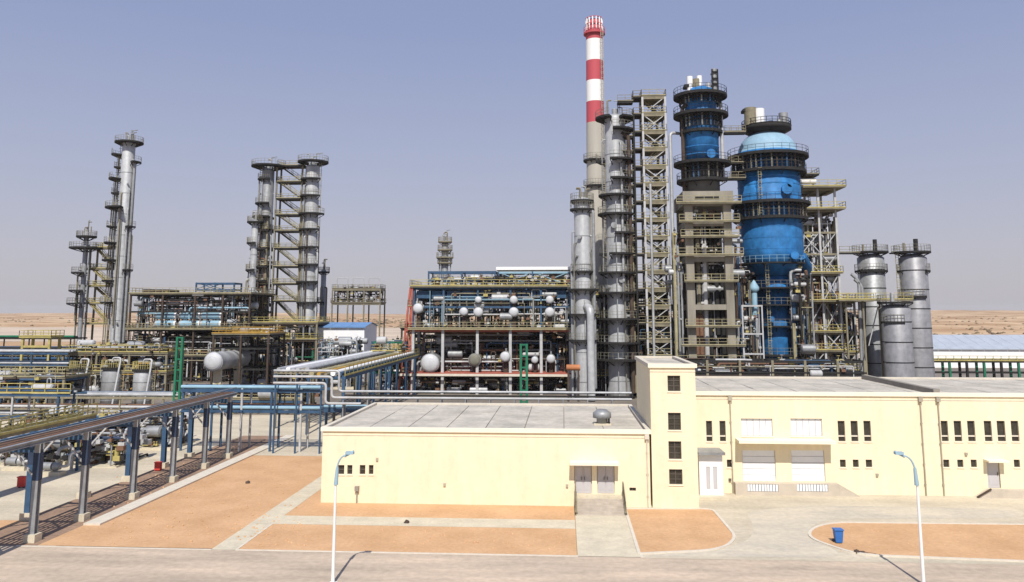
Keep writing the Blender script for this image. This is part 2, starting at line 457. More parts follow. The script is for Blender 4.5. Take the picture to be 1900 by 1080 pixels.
# desert ground to the horizon, gently rolling far out, with a colour that carries scrub and pale flats
desert = bpy.data.materials.new('desert_sand'); desert.use_nodes = True
n = desert.node_tree.nodes; l = desert.node_tree.links; b = n['Principled BSDF']; b.inputs['Roughness'].default_value = 1
b.inputs['Specular IOR Level'].default_value = .1
geo = n.new('ShaderNodeNewGeometry')
nz = n.new('ShaderNodeTexNoise'); nz.inputs['Scale'].default_value = .012; nz.inputs['Detail'].default_value = 8
mp = n.new('ShaderNodeMapping'); mp.inputs['Scale'].default_value = (.8, 1, 1)
l.new(geo.outputs['Position'], mp.inputs[0]); l.new(mp.outputs[0], nz.inputs['Vector'])
rp = n.new('ShaderNodeValToRGB'); rp.color_ramp.elements[0].position = .38; rp.color_ramp.elements[1].position = .66
rp.color_ramp.elements[0].color = (.36, .22, .12, 1); rp.color_ramp.elements[1].color = (.60, .44, .28, 1)
l.new(nz.outputs[0], rp.inputs[0])
v2 = n.new('ShaderNodeTexVoronoi'); v2.inputs['Scale'].default_value = .045
l.new(geo.outputs['Position'], v2.inputs['Vector'])
mr = n.new('ShaderNodeMapRange'); mr.inputs['From Min'].default_value = .12; mr.inputs['From Max'].default_value = .3
mr.inputs['To Min'].default_value = .55; mr.inputs['To Max'].default_value = 1
l.new(v2.outputs['Distance'], mr.inputs[0])
mx = n.new('ShaderNodeMix'); mx.data_type = 'RGBA'; mx.blend_type = 'MULTIPLY'; mx.inputs['Factor'].default_value = .8
l.new(rp.outputs[0], mx.inputs['A']); l.new(mr.outputs[0], mx.inputs['B']); l.new(mx.outputs['Result'], b.inputs['Base Color'])

from mathutils import noise
def terrain():
    mb = MB(); ys = [-60, 0, 30, 60, 100, 150, 220, 270] ; y = 300
    while y < 7200: ys.append(y); y *= 1.05
    N = 200; vv = []; ff = []
    for y in ys:
        for i in range(N + 1):
            x = (i / N * 2 - 1) * (300 + y * 1.4)
            t = max(0, min(1, (y - 900) / 1500)); t2 = max(0, min(1, (y - 330) / 500)) * (max(0, min(1, (x - 120) / 150)) if y < 1000 else 1)
            h = t * (12 + 10 * noise.noise(Vector((x * .0011, y * .0006, 1.3)))) + (7 * t if x > 0 else 0) + t2 * (2.6 * noise.noise(Vector((x * .012, y * .014, 4))) + 1.6 * noise.noise(Vector((x * .035, y * .04, 9))) + 2)
            vv.append((x, y, max(0, h) - .02))
    for j in range(len(ys) - 1):
        for i in range(N):
            a = j * (N + 1) + i; ff.append((a, a + 1, a + N + 2, a + N + 1))
    mb.add(vv, ff, True); o = mb.build('desert_ground', desert); o['kind'] = 'structure'
terrain()
scrubm = mat('dry_scrub', (.20, .15, .09), .95, var=.4, scale=.2)
mb = MB(); q = random.Random(12)
for i in range(3200):
    y = 320 * (5.0 ** q.random()); x = q.uniform(-1, 1) * (120 + y * .85)
    if x < 120 and y < 900: y += 560
    t = max(0, min(1, (y - 900) / 1500)); t2 = max(0, min(1, (y - 330) / 500)) * (max(0, min(1, (x - 120) / 150)) if y < 1000 else 1)
    h = t * (12 + 10 * noise.noise(Vector((x * .0011, y * .0006, 1.3)))) + (7 * t if x > 0 else 0) + t2 * (2.6 * noise.noise(Vector((x * .012, y * .014, 4))) + 1.6 * noise.noise(Vector((x * .035, y * .04, 9))) + 2)
    z = max(0, h) - .1; a = q.uniform(.5, 1.5) * (1 + y / 1500); c = a * q.uniform(.5, .8)
    mb.add([(x - a, y, z), (x, y - a, z), (x + a, y, z), (x, y + a, z), (x + q.uniform(-.3, .3) * a, y, z + c), (x - a * .7, y - a * .7, z + c * .6), (x + a * .7, y - a * .6, z + c * .5)],
           [(0, 1, 5), (1, 6, 5), (1, 2, 6), (5, 6, 4), (6, 2, 4), (2, 3, 4), (3, 0, 4), (0, 5, 4)])
o = mb.build('desert_scrub', scrubm); tag(o, 'low dry scrub scattered over the far desert', 'scrub', kind='stuff')

sheet('plant_ground', [(-230, 84), (140, 84), (140, 300), (-230, 300)], .004, pland)
sheet('plant_yard', [(-150, 44), (-32.1, 44), (-32.1, 98), (-19.5, 98), (-19.5, 118), (-150, 118)], .008, pave)
sheet('bare_sand', gpts((60, 1012), (600, 1022), (600, 838), (432, 834)) , .012, sand)
sheet('bare_sand', [(-150, 44), (-38.3, 44), (-38.3, 57.5), (-150, 57.5)], .016, sand)
RY = GP(700, 1026).y
sheet('plant_yard', [(-33, 84.6), (-19.5, 84.6), (-19.5, 118), (-33, 118)], .0175, pave)
flatm = mat('pale_flat', (.62, .50, .38), .95, var=.3, scale=.02)
sheet('bare_sand', [(XL0 - .6, 44), (-33.3, 44), (-33.3, 98), (XL0 - .6, 98)], .014, shade_sand)  # strip under the rack: brown sand with the rack's shadow put into its colour
sheet('salt_flat', [(-1500, 420), (-60, 420), (-60, 880), (-1700, 880)], .03, flatm)
sheet('road', [(-140, -20), (110, -20), (110, RY), (-140, RY)], .020, road)
LB0, LB1, LBY = PX(597, 870, 64.2), PX(1206, 870, 64.2), 64.2
# orange planting beds round the low building
sheet('bare_sand', [(-18.4, 62.0), (0.7, 62.0), (0.7, 64.3), (-18.4, 64.3)], .020, sand)
y1, y2 = GP(700, 976).y, GP(700, 960).y
pth = [GP(398, 1022), GP(444, 1022), GP(600, 905), GP(600, 868)]
sheet('concrete_path', [(GP(392, 1020).x, RY), (GP(440, 1020).x, RY), (GP(440, 1020).x, 84), (GP(392, 1020).x, 84)], .024, conc)
xa = GP(440, 1020).x
sheet('bare_sand', [(xa, RY + .1), (0.7, RY + .1), (0.7, y1), (xa, y1)], .028, sand)
sheet('concrete_path', [(xa - 1.2, y1), (0.7, y1), (0.7, y2), (xa - 1.2, y2)], .032, conc)
sheet('bare_sand', [(xa + .9, y2), (0.7, y2), (0.7, 64.3), (xa + .9, 64.3)], .028, sand)
sheet('walkway', [(0.75, RY), (4.6, RY), (4.6, 61.36), (0.75, 61.36)], .036, conc)
# yard in front of the workshop, wrapping round to the road
sheet('workshop_yard', [(4.6, RY - .05), (110, RY - .05), (110, 86), (4.6, 86)], .024, pave)
def rounded(pts, rad, k=6):
    pts = [Vector((p[0], p[1], 0)) for p in pts]; o = []
    N = len(pts)
    for i in range(N):
        a, b_, c = pts[i - 1], pts[i], pts[(i + 1) % N]; rr = rad[i] if isinstance(rad, (list, tuple)) else rad
        if rr <= 0: o.append(b_); continue
        u = a - b_; v = c - b_; rr = min(rr, u.length * .49, v.length * .49)
        p0 = b_ + u.normalized() * rr; p1 = b_ + v.normalized() * rr
        for j in range(k + 1):
            t = j / k; o.append(p0 * (1 - t) ** 2 + b_ * (2 * t * (1 - t)) + p1 * t * t)
    return [(p.x, p.y) for p in o]
def kerb(pts, closed, w=.18, h=.12):
    mb = MB()
    P_ = [Vector((p[0], p[1], 0)) for p in pts]
    if closed: P_ = P_ + [P_[0]]
    for i in range(len(P_) - 1):
        a, b_ = P_[i], P_[i + 1]; d = (b_ - a)
        if d.length < .01: continue
        nn = Vector((-d.y, d.x, 0)).normalized() * w / 2; e = d.normalized() * (.02)
        q = [a - nn - e, b_ - nn + e, b_ + nn + e, a + nn - e]
        mb.add([(p.x, p.y, 0) for p in q] + [(p.x, p.y, h + .0007 * (i % 3)) for p in q],
               [(4, 5, 6, 7), (0, 1, 5, 4), (1, 2, 6, 5), (2, 3, 7, 6), (3, 0, 4, 7)])
    o = mb.build('kerb', kerbm); o['kind'] = 'structure'
# the grey wheel-worn lane curving from the road into the yard
lane = gpts((1165, 1033), (1345, 1022), (1395, 1000), (1400, 975), (1380, 950), (1500, 938), (1900, 945), (1900, 962), (1540, 964), (1500, 978), (1505, 1000), (1580, 1036))
lanem = mat('worn_lane', (.45, .41, .34), .9, stretch=.4, col2=(.62, .545, .42), scale=.4, bump=.2, fine=(2.5, .12))
sheet('worn_lane', rounded(lane, 2.5), .030, lanem)
bed1 = rounded(gpts((1160, 946), (1322, 946), (1368, 1000), (1338, 1022), (1186, 1029)), [0, .8, 3.5, 3.5, 0])
sheet('planting_bed', bed1, .06, sand); kerb(bed1, True, .2, .1)
bed2 = rounded(gpts((1545, 971), (1990, 976), (1990, 1047), (1590, 1031), (1500, 1000), (1505, 982)), [1.5, 0, 0, 1.5, 2, 2])
sheet('planting_bed', bed2, .06, sand); kerb(bed2, True, .2, .1)
kerb([(GP(10, 1022).x, RY), (GP(392, 1020).x, RY)], False, .18, .035)
kerb([(xa, RY), (0.75, RY)], False, .18, .05)
kerb([(4.6, RY), (4.6, 61.36)], False, .16, .05)
kerb([(xa, RY + .1), (xa, y1)], False, .14, .05)
# kerb strip beside the pipe rack
mb = MB(); mb.box(-33.3, -32.1, 56.5, 98, 0, .14); o = mb.build('kerb_strip', kerbm); o['kind'] = 'structure'

# ================================================================ CREAM BUILDINGS
def wall_holes(mb, x0, x1, z0, z1, y, holes, dep=.22):
    xs = sorted({x0, x1} | {h[0] for h in holes} | {h[1] for h in holes})
    zs = sorted({z0, z1} | {h[2] for h in holes} | {h[3] for h in holes})
    for i in range(len(xs) - 1):
        for j in range(len(zs) - 1):
            cx = (xs[i] + xs[i + 1]) / 2; cz = (zs[j] + zs[j + 1]) / 2
            if any(h[0] < cx < h[1] and h[2] < cz < h[3] for h in holes): continue
            mb.add([(xs[i], y, zs[j]), (xs[i + 1], y, zs[j]), (xs[i + 1], y, zs[j + 1]), (xs[i], y, zs[j + 1])], [(0, 1, 2, 3)])
    for a, b_, c, d in holes:
        q = y + dep
        mb.add([(a, y, c), (b_, y, c), (b_, y, d), (a, y, d), (a, q, c), (b_, q, c), (b_, q, d), (a, q, d)],
               [(0, 4, 5, 1), (1, 5, 6, 2), (2, 6, 7, 3), (3, 7, 4, 0), (4, 7, 6, 5)])
def rect(u0, u1, v0, v1, Y):
    a = P(u0, v1, Y); b_ = P(u1, v0, Y); c = P(u0, v0, Y)
    return (a.x, b_.x, a.z, b_.z)
def window(t, h, y, nx=2, nz=2, gm=None, fm=None, sill=True, dep=.22):
    a, b_, c, d = h; w_ = .05
    f = MB()
    yy = y + dep - .10
    f.box(a, a + w_, yy, yy + .06, c, d); f.box(b_ - w_, b_, yy, yy + .06, c, d)
    f.box(a + w_, b_ - w_, yy, yy + .06, c, c + w_); f.box(a + w_, b_ - w_, yy, yy + .06, d - w_, d)
    for i in range(1, nx):
        x = a + (b_ - a) * i / nx; f.box(x - .025, x + .025, yy + .003, yy + .055, c + w_, d - w_)
    for j in range(1, nz):
        z = c + (d - c) * j / nz; f.box(a + w_, b_ - w_, yy + .006, yy + .05, z - .025, z + .025)
    o = f.build('window', fm or winfr, t)
    MB().box(a + .02, b_ - .02, yy + .06, yy + .09, c + .02, d - .02).build('pane', gm or glass, o)
    if sill: MB().box(a - .06, b_ + .06, y - .06, y + .05, c - .09, c - .003).build('sill', trim, o)
    return o
def downpipe(t, x, y, z0, z1, m=None):
    mb = MB(); mb.tube([(x, y - .12, z0), (x, y - .12, z1 - .3)], .05, 8); mb.box(x - .16, x + .16, y - .26, y - .005, z1 - .35, z1)
    z = z0 + .8
    while z < z1 - .6: mb.box(x - .09, x + .09, y - .14, y - .004, z, z + .05); z += 1.6
    mb.build('downpipe', m or dpipe, t)
def body(t, x0, x1, y, yb, zt, holes, par=.35, roof_rows=(7, 3), name='wall'):
    """front wall with openings, other walls, string lines, coping, roof panels"""
    mb = MB(); wall_holes(mb, x0, x1, 0, zt - .3, y, holes)
    mb.box(x0, x0 + .25, y + .25, yb, 0, zt - .3); mb.box(x1 - .25, x1, y + .25, yb, 0, zt - .3); mb.box(x0 + .25, x1 - .25, yb - .25, yb, 0, zt - .3)
    mb.add([(x0, y, 0), (x0, y + .25, 0), (x0, y + .25, zt - .3), (x0, y, zt - .3)], [(0, 3, 2, 1)])
    mb.add([(x1, y, 0), (x1, y + .25, 0), (x1, y + .25, zt - .3), (x1, y, zt - .3)], [(0, 1, 2, 3)])
    mb.build('wall', cream, t)
    c = MB(); c.box(x0 - .14, x1 + .14, y - .14, y + .30, zt - .3, zt); c.build('coping', trim, t)
    c = MB(); c.box(x0 - .14, x0 + .22, y + .30, yb, zt - .3, zt - .002); c.box(x1 - .22, x1 + .14, y + .30, yb, zt - .3, zt - .002); c.box(x0 + .22, x1 - .22, yb - .3, yb + .1, zt - .3, zt - .004)
    c.build('coping', kerbm, t)
    g = MB(); g.box(x0 - .012, x1 + .012, y - .03, y + .01, zt - .62, zt - .57); g.build('string_course', kerbm, t)
    zr = zt - .22
    MB().box(x0 + .2, x1 - .2, y + .29, yb - .29, zr - .3, zr - .03).build('roof', roofd, t)
    nx, ny = roof_rows; X0, X1, Y0, Y1 = x0 + .25, x1 - .25, y + .33, yb - .33
    q = random.Random(int(x0 * 10) + 5); me = None
    dx = (X1 - X0) / nx; dy = (Y1 - Y0) / ny
    pm = MB().box(0, dx - .07, 0, dy - .07, 0, .06)
    for i in range(nx):
        for j in range(ny):
            if me is None:
                o = pm.build('roof_panel', roofm); me = o.data
            else:
                o = bpy.data.objects.new('roof_panel', me); COL.objects.link(o)
            o.parent = t
            o.location = Vector((X0 + i * dx, Y0 + j * dy, zr - .028 + q.uniform(0, .02))) - ORG[t.name]

# --- low store building on the left
stepc = mat('step_concrete', (.52, .45, .37), .9, var=.25, scale=2)
Y = LBY; ZL = PZ(900, 795, Y)
t = thing('low_building', 'low flat-roofed cream building with a stepped double doorway, left of the stair tower', 'building', (LB0, Y, 0))
wn = [rect(627, 639, 863, 880, Y), rect(644, 654, 863, 880, Y), rect(667, 678, 863, 880, Y), rect(684, 693, 863, 880, Y)]
dr = [rect(1066, 1098, 862, 916, Y), rect(1108, 1140, 862, 916, Y)]
sv = [rect(1168, 1180, 905, 911, Y)]
body(t, LB0, LB1, Y, 82.2, ZL, wn + dr + sv, roof_rows=(8, 3))
for h in wn: window(t, h, Y, 1, 2)
window(t, sv[0], Y, 2, 1, sill=False)
def door(t, h, y, m, leaves=1, dep=.22, nm='door'):
    a, b_, c, d = h; w_ = (b_ - a - .08) / leaves
    for i in range(leaves):
        x = a + .04 + i * w_
        mb = MB(); mb.box(x + .01, x + w_ - .01, y + dep - .12, y + dep - .05, c + .02, d - .04)
        for zz in (.12, .55): mb.box(x + .12, x + w_ - .12, y + dep - .135, y + dep - .12, c + (d - c) * zz, c + (d - c) * (zz + .33))
        o = mb.build(nm, m, t)
        hx = x + (w_ - .12 if i == 0 else .12)
        MB().box(hx - .02, hx + .02, y + dep - .2, y + dep - .12, c + 1.0, c + 1.25).build('handle', winfr, o)
for h in dr: door(t, h, Y, gdoor, 2)
mb = MB(); mb.box(dr[0][0] - .35, dr[1][1] + .3, Y - 1.15, Y - .005, dr[0][3] + .12, dr[0][3] + .30); mb.build('door_canopy', trim, t)
zl = dr[0][2]; xs0, xs1 = .78, 4.45
MB().box(xs0, xs1, Y - .85, Y - .01, 0, zl - .02).build('landing', conc, t)
NS = 6
for i in range(NS):
    ztp = zl * (NS - i) / (NS + 1); yy = Y - .85 - i * .34
    MB().box(xs0 + .012, xs1 - .012, yy - .34, yy - .003, 0, ztp - .02).build('step', stepc, t)
for sx in (xs0 + .04, xs1 - .04):
    rb = MB(); railing(rb, [(sx, Y - .1, zl), (sx, Y - .85, zl), (sx, Y - .85 - NS * .34, .05)], h=.95, t=.06, step=.9); rb.build('handrail', khaki, t)
downpipe(t, LB1 - .2, Y, .05, ZL - .32, kerbm)
downpipe(t, PX(663, 910, Y), Y, .05, 1.3, roofd)
for u_, v_ in ((825, 899), (1052, 901), (700, 852)):
    q_ = P(u_, v_, Y); MB().box(q_.x - .09, q_.x + .09, Y - .12, Y - .004, q_.z - .1, q_.z + .1).build('wall_fitting', dpipe, t)
# roof fan
rx, ry = P(1117, 772, 68.5).x, 68.5
tf = thing('roof_fan', 'squat silver roof fan standing on the low cream building near the tower', 'ventilator', (rx, ry, ZL - .2))
zb = ZL - .19
shell(tf, rx, ry, [(.45, zb), (.45, zb + .5), (.75, zb + .55), (.75, zb + .95), (.4, zb + 1.2)], galv2, 16, 'fan_housing')
MB().box(rx + .5, rx + .62, ry - .4, ry + .5, zb, zb + .95).build('fan_guard', dark, tf)
MB().box(rx - .7, rx + .7, ry - .7, ry + .7, zb - .02, zb + .12).build('fan_base', conc, tf)

# --- stair tower
Y = 64.15; X0, X1 = LB1 + .15, PX(1293, 800, Y); ZT = PZ(1250, 675, Y); YB = 76.0
t = thing('stair_tower', 'tall narrow cream stair tower with four stacked dark windows', 'tower', (X0, Y, 0))
wn = [rect(1239, 1262, 697, 726, Y), rect(1240, 1263, 766, 798, Y), rect(1241, 1264, 819, 852, Y), rect(1242, 1266, 871, 899, Y)]
body(t, X0, X1, Y, YB, ZT, wn, roof_rows=(1, 3))
for h in wn: window(t, h, Y, 2, 3)
# --- vestibule with white door
Y2 = 67.6; a = P(1299, 925, Y2); b_ = P(1340, 843, Y2)
t = thing('entrance_porch', 'bright white entrance porch with two slot windows beside the stair tower', 'porch', (a.x, Y2, 0))
hs = [rect(1311, 1317, 866, 908, Y2), rect(1324, 1330, 866, 908, Y2)]
mb = MB(); wall_holes(mb, a.x, b_.x, .25, b_.z, Y2, hs, .1); mb.box(a.x, a.x + .1, Y2 + .1, 69.5, .25, b_.z); mb.box(b_.x - .1, b_.x, Y2 + .1, 69.5, .25, b_.z)
mb.box(a.x, b_.x, Y2 + .12, 69.5, b_.z - .1, b_.z - .01)
mb.add([(a.x, Y2, .25), (a.x, Y2 + .1, .25), (a.x, Y2 + .1, b_.z), (a.x, Y2, b_.z)], [(0, 3, 2, 1)])
mb.add([(b_.x, Y2, .25), (b_.x, Y2 + .1, .25), (b_.x, Y2 + .1, b_.z), (b_.x, Y2, b_.z)], [(0, 1, 2, 3)])
mb.build('wall', whitep, t)
for h in hs:
    MB().box(h[0] + .01, h[1] - .01, Y2 + .04, Y2 + .08, h[2] + .01, h[3] - .01).build('pane', gdoor, t)
MB().box(a.x - .1, b_.x + .15, Y2 - .5, 69.5, b_.z + .003, b_.z + .2).build('awning', galv2, t)
MB().box(a.x - .25, b_.x + .25, Y2 - .8, 69.5, 0.03, .246).build('doorstep', conc, t)

# --- workshop building on the right
Y = 69.6; ZR = PZ(1600, 728, Y); X0, X1 = PX(1293, 800, 64.15) + .02, 52.0
t = thing('workshop_building', 'long cream two-storey workshop with loading canopy, right of the stair tower', 'building', (X0, Y, 0))
tall = [(1311, 1321), (1336, 1346), (1556, 1567), (1580, 1591), (1604, 1615), (1748, 1758), (1772, 1783), (1797, 1808), (1828, 1839), (1852, 1864), (1878, 1889), (1925, 1936), (1949, 1960), (1974, 1985)]
small = [(1349, 1358), (1559, 1569), (1583, 1593), (1607, 1618), (1751, 1761), (1777, 1787), (1802, 1812), (1882, 1892), (1925, 1935)]
TW = [rect(a, b_, 781, 819, Y) for a, b_ in tall]; SW = [rect(a, b_, 853, 867, Y) for a, b_ in small]
BW = [rect(1376, 1433, 777, 809, Y), rect(1468, 1525, 777, 809, Y)]
BD = [rect(1379, 1438, 836, 893, Y), rect(1470, 1529, 836, 893, Y)]
SD = [rect(1834, 1854, 858, 906, Y)]
body(t, X0, X1, Y, 86.5, ZR, TW + SW + BW + BD + SD, roof_rows=(13, 4))
# west end wall of the part behind the tower
t2x = LB1 + .2
for h in TW:
    o = window(t, h, Y, 1, 1)
    c = h[2] + (h[3] - h[2]) * .26; MB().box(h[0] + .02, h[1] - .02, Y + .08, Y + .14, c - .07, c + .05).build('transom', kerbm, o)
for h in SW: window(t, h, Y, 1, 1)
for h in BW: window(t, h, Y, 5, 1, gm=vanw, fm=gdoor)
for h in BD:
    a, b_, c, d = h; sh = MB(); k = 5
    for i in range(k):
        za = c + (d - c) * i / k; zb = c + (d - c) * (i + 1) / k
        MB().box(a + .03, b_ - .03, Y + .08, Y + .14 - .004 * (i % 2), za + .02, zb - .012).build('shutter_panel', vanw, t)
    MB().box(a + .01, b_ - .01, Y + .145, Y + .2, c, d).build('shutter_track', gdoor, t)
for h in SD: door(t, h, Y, gdoor, 1)
a = P(1364, 817, Y - 1.4); b_ = P(1541, 809, Y - 1.4)
zc = BD[0][3] + .62
MB().box(P(1364, 812, Y).x, P(1541, 812, Y).x, Y - 1.5, Y - .005, BW[0][2] - .38, BW[0][2] - .16).build('loading_canopy', trim, t)
a = SD[0]; MB().box(a[0] - .25, a[1] + .35, Y - .9, Y - .005, a[3] + .12, a[3] + .26).build('door_canopy', trim, t)
for u in (1356, 1710, 1743): downpipe(t, PX(u, 800, Y), Y, .06, ZR - .36)
for u_, v_ in ((1627, 881), (1354, 890), (1792, 842)):
    q_ = P(u_, v_, Y); MB().box(q_.x - .1, q_.x + .1, Y - .14, Y - .004, q_.z - .1, q_.z + .1).build('wall_fitting', dpipe if u_ != 1354 else winfr, t)
# coping of the expansion joint along the roof
xj = GP(1690, 718, ZR).x
MB().box(xj - .25, xj + .25, Y + .35, 86.5 - .35, ZR - .22, ZR + .25).build('joint_upstand', roofd, t)
# west part of the workshop seen over the low roof
# loading dock
dockc = mat('dock_concrete', (.56, .49, .40), .9, var=.2, scale=.8, bump=.2)
zd = BD[0][2] - .02; xa_, xb_ = PX(1365, 905, 68.9), PX(1557, 905, 68.9)
td = thing('loading_dock', 'raised concrete loading dock with two white slatted panels under the canopy', 'loading dock', (xa_, 68.9, 0))
mb = MB(); hh = [rect(1387, 1444, 899, 912, 68.9), rect(1479, 1536, 899, 912, 68.9)]
wall_holes(mb, xa_, xb_, 0, zd, 68.9, hh, .12); mb.box(xa_, xb_, 69.02, 69.58, 0, zd - .002)
mb.add([(xa_, 68.9, zd), (xb_, 68.9, zd), (xb_, 69.02, zd), (xa_, 69.02, zd)], [(0, 1, 2, 3)])
mb.add([(xa_, 68.9, 0), (xa_, 69.02, 0), (xa_, 69.02, zd), (xa_, 68.9, zd)], [(0, 3, 2, 1)])
mb.build('dock_slab', dockc, td)
for h in hh:
    k = 11
    for i in range(k):
        x = h[0] + (h[1] - h[0]) * i / k; MB().box(x + .02, x + (h[1] - h[0]) / k - .03, 68.92, 68.98, h[2] + .03, h[3] - .02).build('slat', vanw, td)
xr = PX(1597, 905, 68.9)
MB().add([(xb_ + .004, 68.9, 0), (xr, 68.9, 0), (xr, 69.58, 0), (xb_ + .004, 69.58, 0), (xb_ + .004, 68.9, zd), (xb_ + .004, 69.58, zd)],
         [(0, 1, 4), (3, 5, 2), (4, 1, 2, 5), (0, 4, 5, 3)]).build('ramp', dockc, td)
xs_ = PX(1813, 912, 68.9)
td = thing('door_ramp', 'low concrete landing and ramp at the single grey door of the workshop', 'ramp', (xs_, 68.9, 0))
xd = SD[0][0] - .1; zz = SD[0][2] - .03
MB().box(xd, 46, 69.0, 69.58, 0, zz).build('landing', dockc, td)
MB().add([(xs_, 69.0, 0), (xd - .004, 69.0, 0), (xd - .004, 69.58, 0), (xs_, 69.58, 0), (xd - .004, 69.0, zz), (xd - .004, 69.58, zz)],
         [(0, 1, 4), (3, 5, 2), (0, 4, 5, 3)]).build('ramp', dockc, td)
MB().bar((xs_, 68.95, .08), (xd, 68.95, zz + .1), .12).build('ramp_edge', brown, td)

# ================================================================ STREET FURNITURE
def street_lamp(x, y, sgn, label, reach=.55):
    t = thing('street_lamp', label, 'street lamp', (x, y, 0), 'tall white street lamps beside the road')
    MB().tube([(x, y, .02), (x, y, 5.4)], .10, 12, True, .065).build('pole', lampw, t)
    MB().box(x - .2, x + .2, y - .2, y + .2, 0, .08).build('base_plate', lampw, t)
    pts = []
    for i in range(9):
        a = i / 8; pts.append((x + sgn * (reach * a ** 2.2), y, 5.35 + 1.42 * math.sin(a * math.pi / 2)))
    MB().tube(pts, .055, 8, True, .04).build('arm', lampb, t)
    MB().tube([(x + sgn * .02, y, 5.2), (x + sgn * .07, y, 6.1)], .12, 8, True, .08).build('sleeve', lampb, t)
    e = pts[-1]
    mb = MB(); mb.tube([(e[0] - sgn * .1, y, e[2] - .05), (e[0] + sgn * .2, y, e[2] + .1), (e[0] + sgn * .42, y, e[2] + .22)], .08, 8, True, .07)
    mb.box(e[0] - sgn * .02, e[0] + sgn * .42, y - .14, y + .16, e[2] + .06, e[2] + .2)
    mb.build('lamp_head', lampb, t)
    return t
p = GP(617.4, 1084); street_lamp(p.x, p.y, 1, 'white street lamp before the low cream building, its teal head turned right')
p = GP(1714, 1086); street_lamp(p.x, p.y, -1, 'white street lamp before the workshop, its teal head turned left', .68)
# blue wheeled bin
p = GP(1556, 1009); x, y = p.x, p.y
t = thing('wheelie_bin', 'blue wheeled rubbish bin standing at the kerb of the right sand bed', 'bin', (x, y, .06))
mb = MB(); v8 = []
for (sx, z) in ((.20, .12), (.26, .86)):
    v8 += [(x - sx, y - sx, z), (x + sx, y - sx, z), (x + sx, y + sx, z), (x - sx, y + sx, z)]
mb.add(v8, [(0, 3, 2, 1), (4, 5, 6, 7), (0, 1, 5, 4), (1, 2, 6, 5), (2, 3, 7, 6), (3, 0, 4, 7)]); mb.build('bin_body', binb, t)
mb = MB(); mb.box(x - .29, x + .29, y - .31, y + .29, .865, .92); mb.box(x - .2, x + .2, y + .25, y + .35, .8, .86); mb.build('lid', binb, t)
for s_ in (-1, 1): MB().tube([(x + s_ * .22, y + .22, .16), (x + s_ * .29, y + .22, .16)], .11, 12).build('wheel', dark, t)
# little rocks on the sand
rocks = MB(); q = random.Random(3)
def rock(mb, x, y, z, a, q):
    vv = []
    for (rr, zz) in ((1, 0), (.85, .5), (.3, .8)):
        for i in range(6):
            an = i * math.pi / 3 + q.uniform(-.2, .2); r_ = a * rr * q.uniform(.75, 1.2); vv.append((x + r_ * math.cos(an), y + r_ * math.sin(an), z + a * zz * q.uniform(.8, 1.1)))
    ff = [(i + 6 * k, (i + 1) % 6 + 6 * k, (i + 1) % 6 + 6 * (k + 1), i + 6 * (k + 1)) for k in range(2) for i in range(6)] + [tuple(range(12, 18))]
    mb.add(vv, ff)
for (ua, ub, va, vb, k) in ((450, 1050, 980, 1020, 120), (200, 560, 850, 1010, 320), (1190, 1340, 955, 1015, 80), (1560, 1890, 980, 1030, 130)):
    for i in range(k):
        g = GP(q.uniform(ua, ub), q.uniform(va, vb)); rock(rocks, g.x, g.y, .02, q.uniform(.03, .10), q)
o = rocks.build('pebbles', sand); o['kind'] = 'stuff'; o['label'] = 'small loose stones scattered over the orange sand'; o['category'] = 'stones'
for (u, v, lb) in ((1590, 1027, 'dark stone lying at the kerb near the blue bin'), (755, 971, 'dark stone lying on the concrete path'), (460, 897, 'dark stone lying on the open orange sand')):
    g = GP(u, v); mb = MB(); rock(mb, g.x, g.y, .05, .22, q); o = mb.build('stone', brown, loc=(g.x, g.y, 0)); tag(o, lb, 'stone')

# ================================================================ FOREGROUND PIPE RACK (runs away from the camera)
XR, XL = -34.2, -38.2
legY = [46.6, 52.4, 57.8, 64.6, 71.2, 77.5, 83]
t = thing('pipe_rack', 'grey pipe rack on tall legs running away from the camera at lower left', 'pipe rack', (XR, 46, 0))
ZRK = PZ(60, 823, 52.4)
for y in legY:
    for x in (XR, XL):
        mb = MB(); mb.box(x - .2, x + .2, y - .2, y - .16, .5, ZRK); mb.box(x - .2, x + .2, y + .16, y + .2, .5, ZRK); mb.box(x - .03, x + .03, y - .16, y + .16, .5, ZRK)
        mb.build('leg', galv2 if x == XR else blues, t)
        mb = MB(); mb.box(x - .21, x + .21, y - .21, y + .21, ZRK - 2.3, ZRK - .56); mb.build('leg_sleeve', navy, t)
        mb = MB(); mb.box(x - .38, x + .38, y - .38, y + .38, 0, .5); mb.build('footing', conc, t)
    MB().box(XL + .17, XR - .17, y - .14, y + .14, ZRK - .55, ZRK - .25).build('cross_beam', blues, t)
    for s_ in (-1,):
        MB().bar((XL + .1, y, ZRK - 2.2), (XL + 1.6, y, ZRK - .55), .12).build('brace', lgrey, t)
        MB().bar((XR - .15, y, ZRK - 2.2), (XR - 1.6, y, ZRK - .55), .12).build('brace', lgrey, t)
for x in (XR - 2.3, XR):
    mb = MB(); mb.box(x - .15, x + .15, 44, 84.5, ZRK + .0, ZRK + .05); mb.box(x - .03, x + .03, 44, 84.5, ZRK + .05, ZRK + .24); mb.box(x - .15, x + .15, 44, 84.5, ZRK + .24, ZRK + .29)
    mb.build('stringer', blues if x != XR else galv2, t)
for i, (x, r, m, dz) in enumerate(((-34.3, .09, galv2, 0), (-34.6, .12, rust, 0), (-34.95, .12, brown, 0), (-35.3, .11, rust, 0), (-35.65, .12, brown, 0), (-36.0, .10, galv2, 0))):
    MB().tube([(x, 44, ZRK + .1 + r), (x, 84.8, ZRK + .1 + r)], r, 8).build('pipe', m, t)
MB().box(XR - .12, XR + .02, 66, 84.5, ZRK + .75, ZRK + .8).build('cable_tray', galv2, t)
mb = MB(); k = 0
yy = 44.5
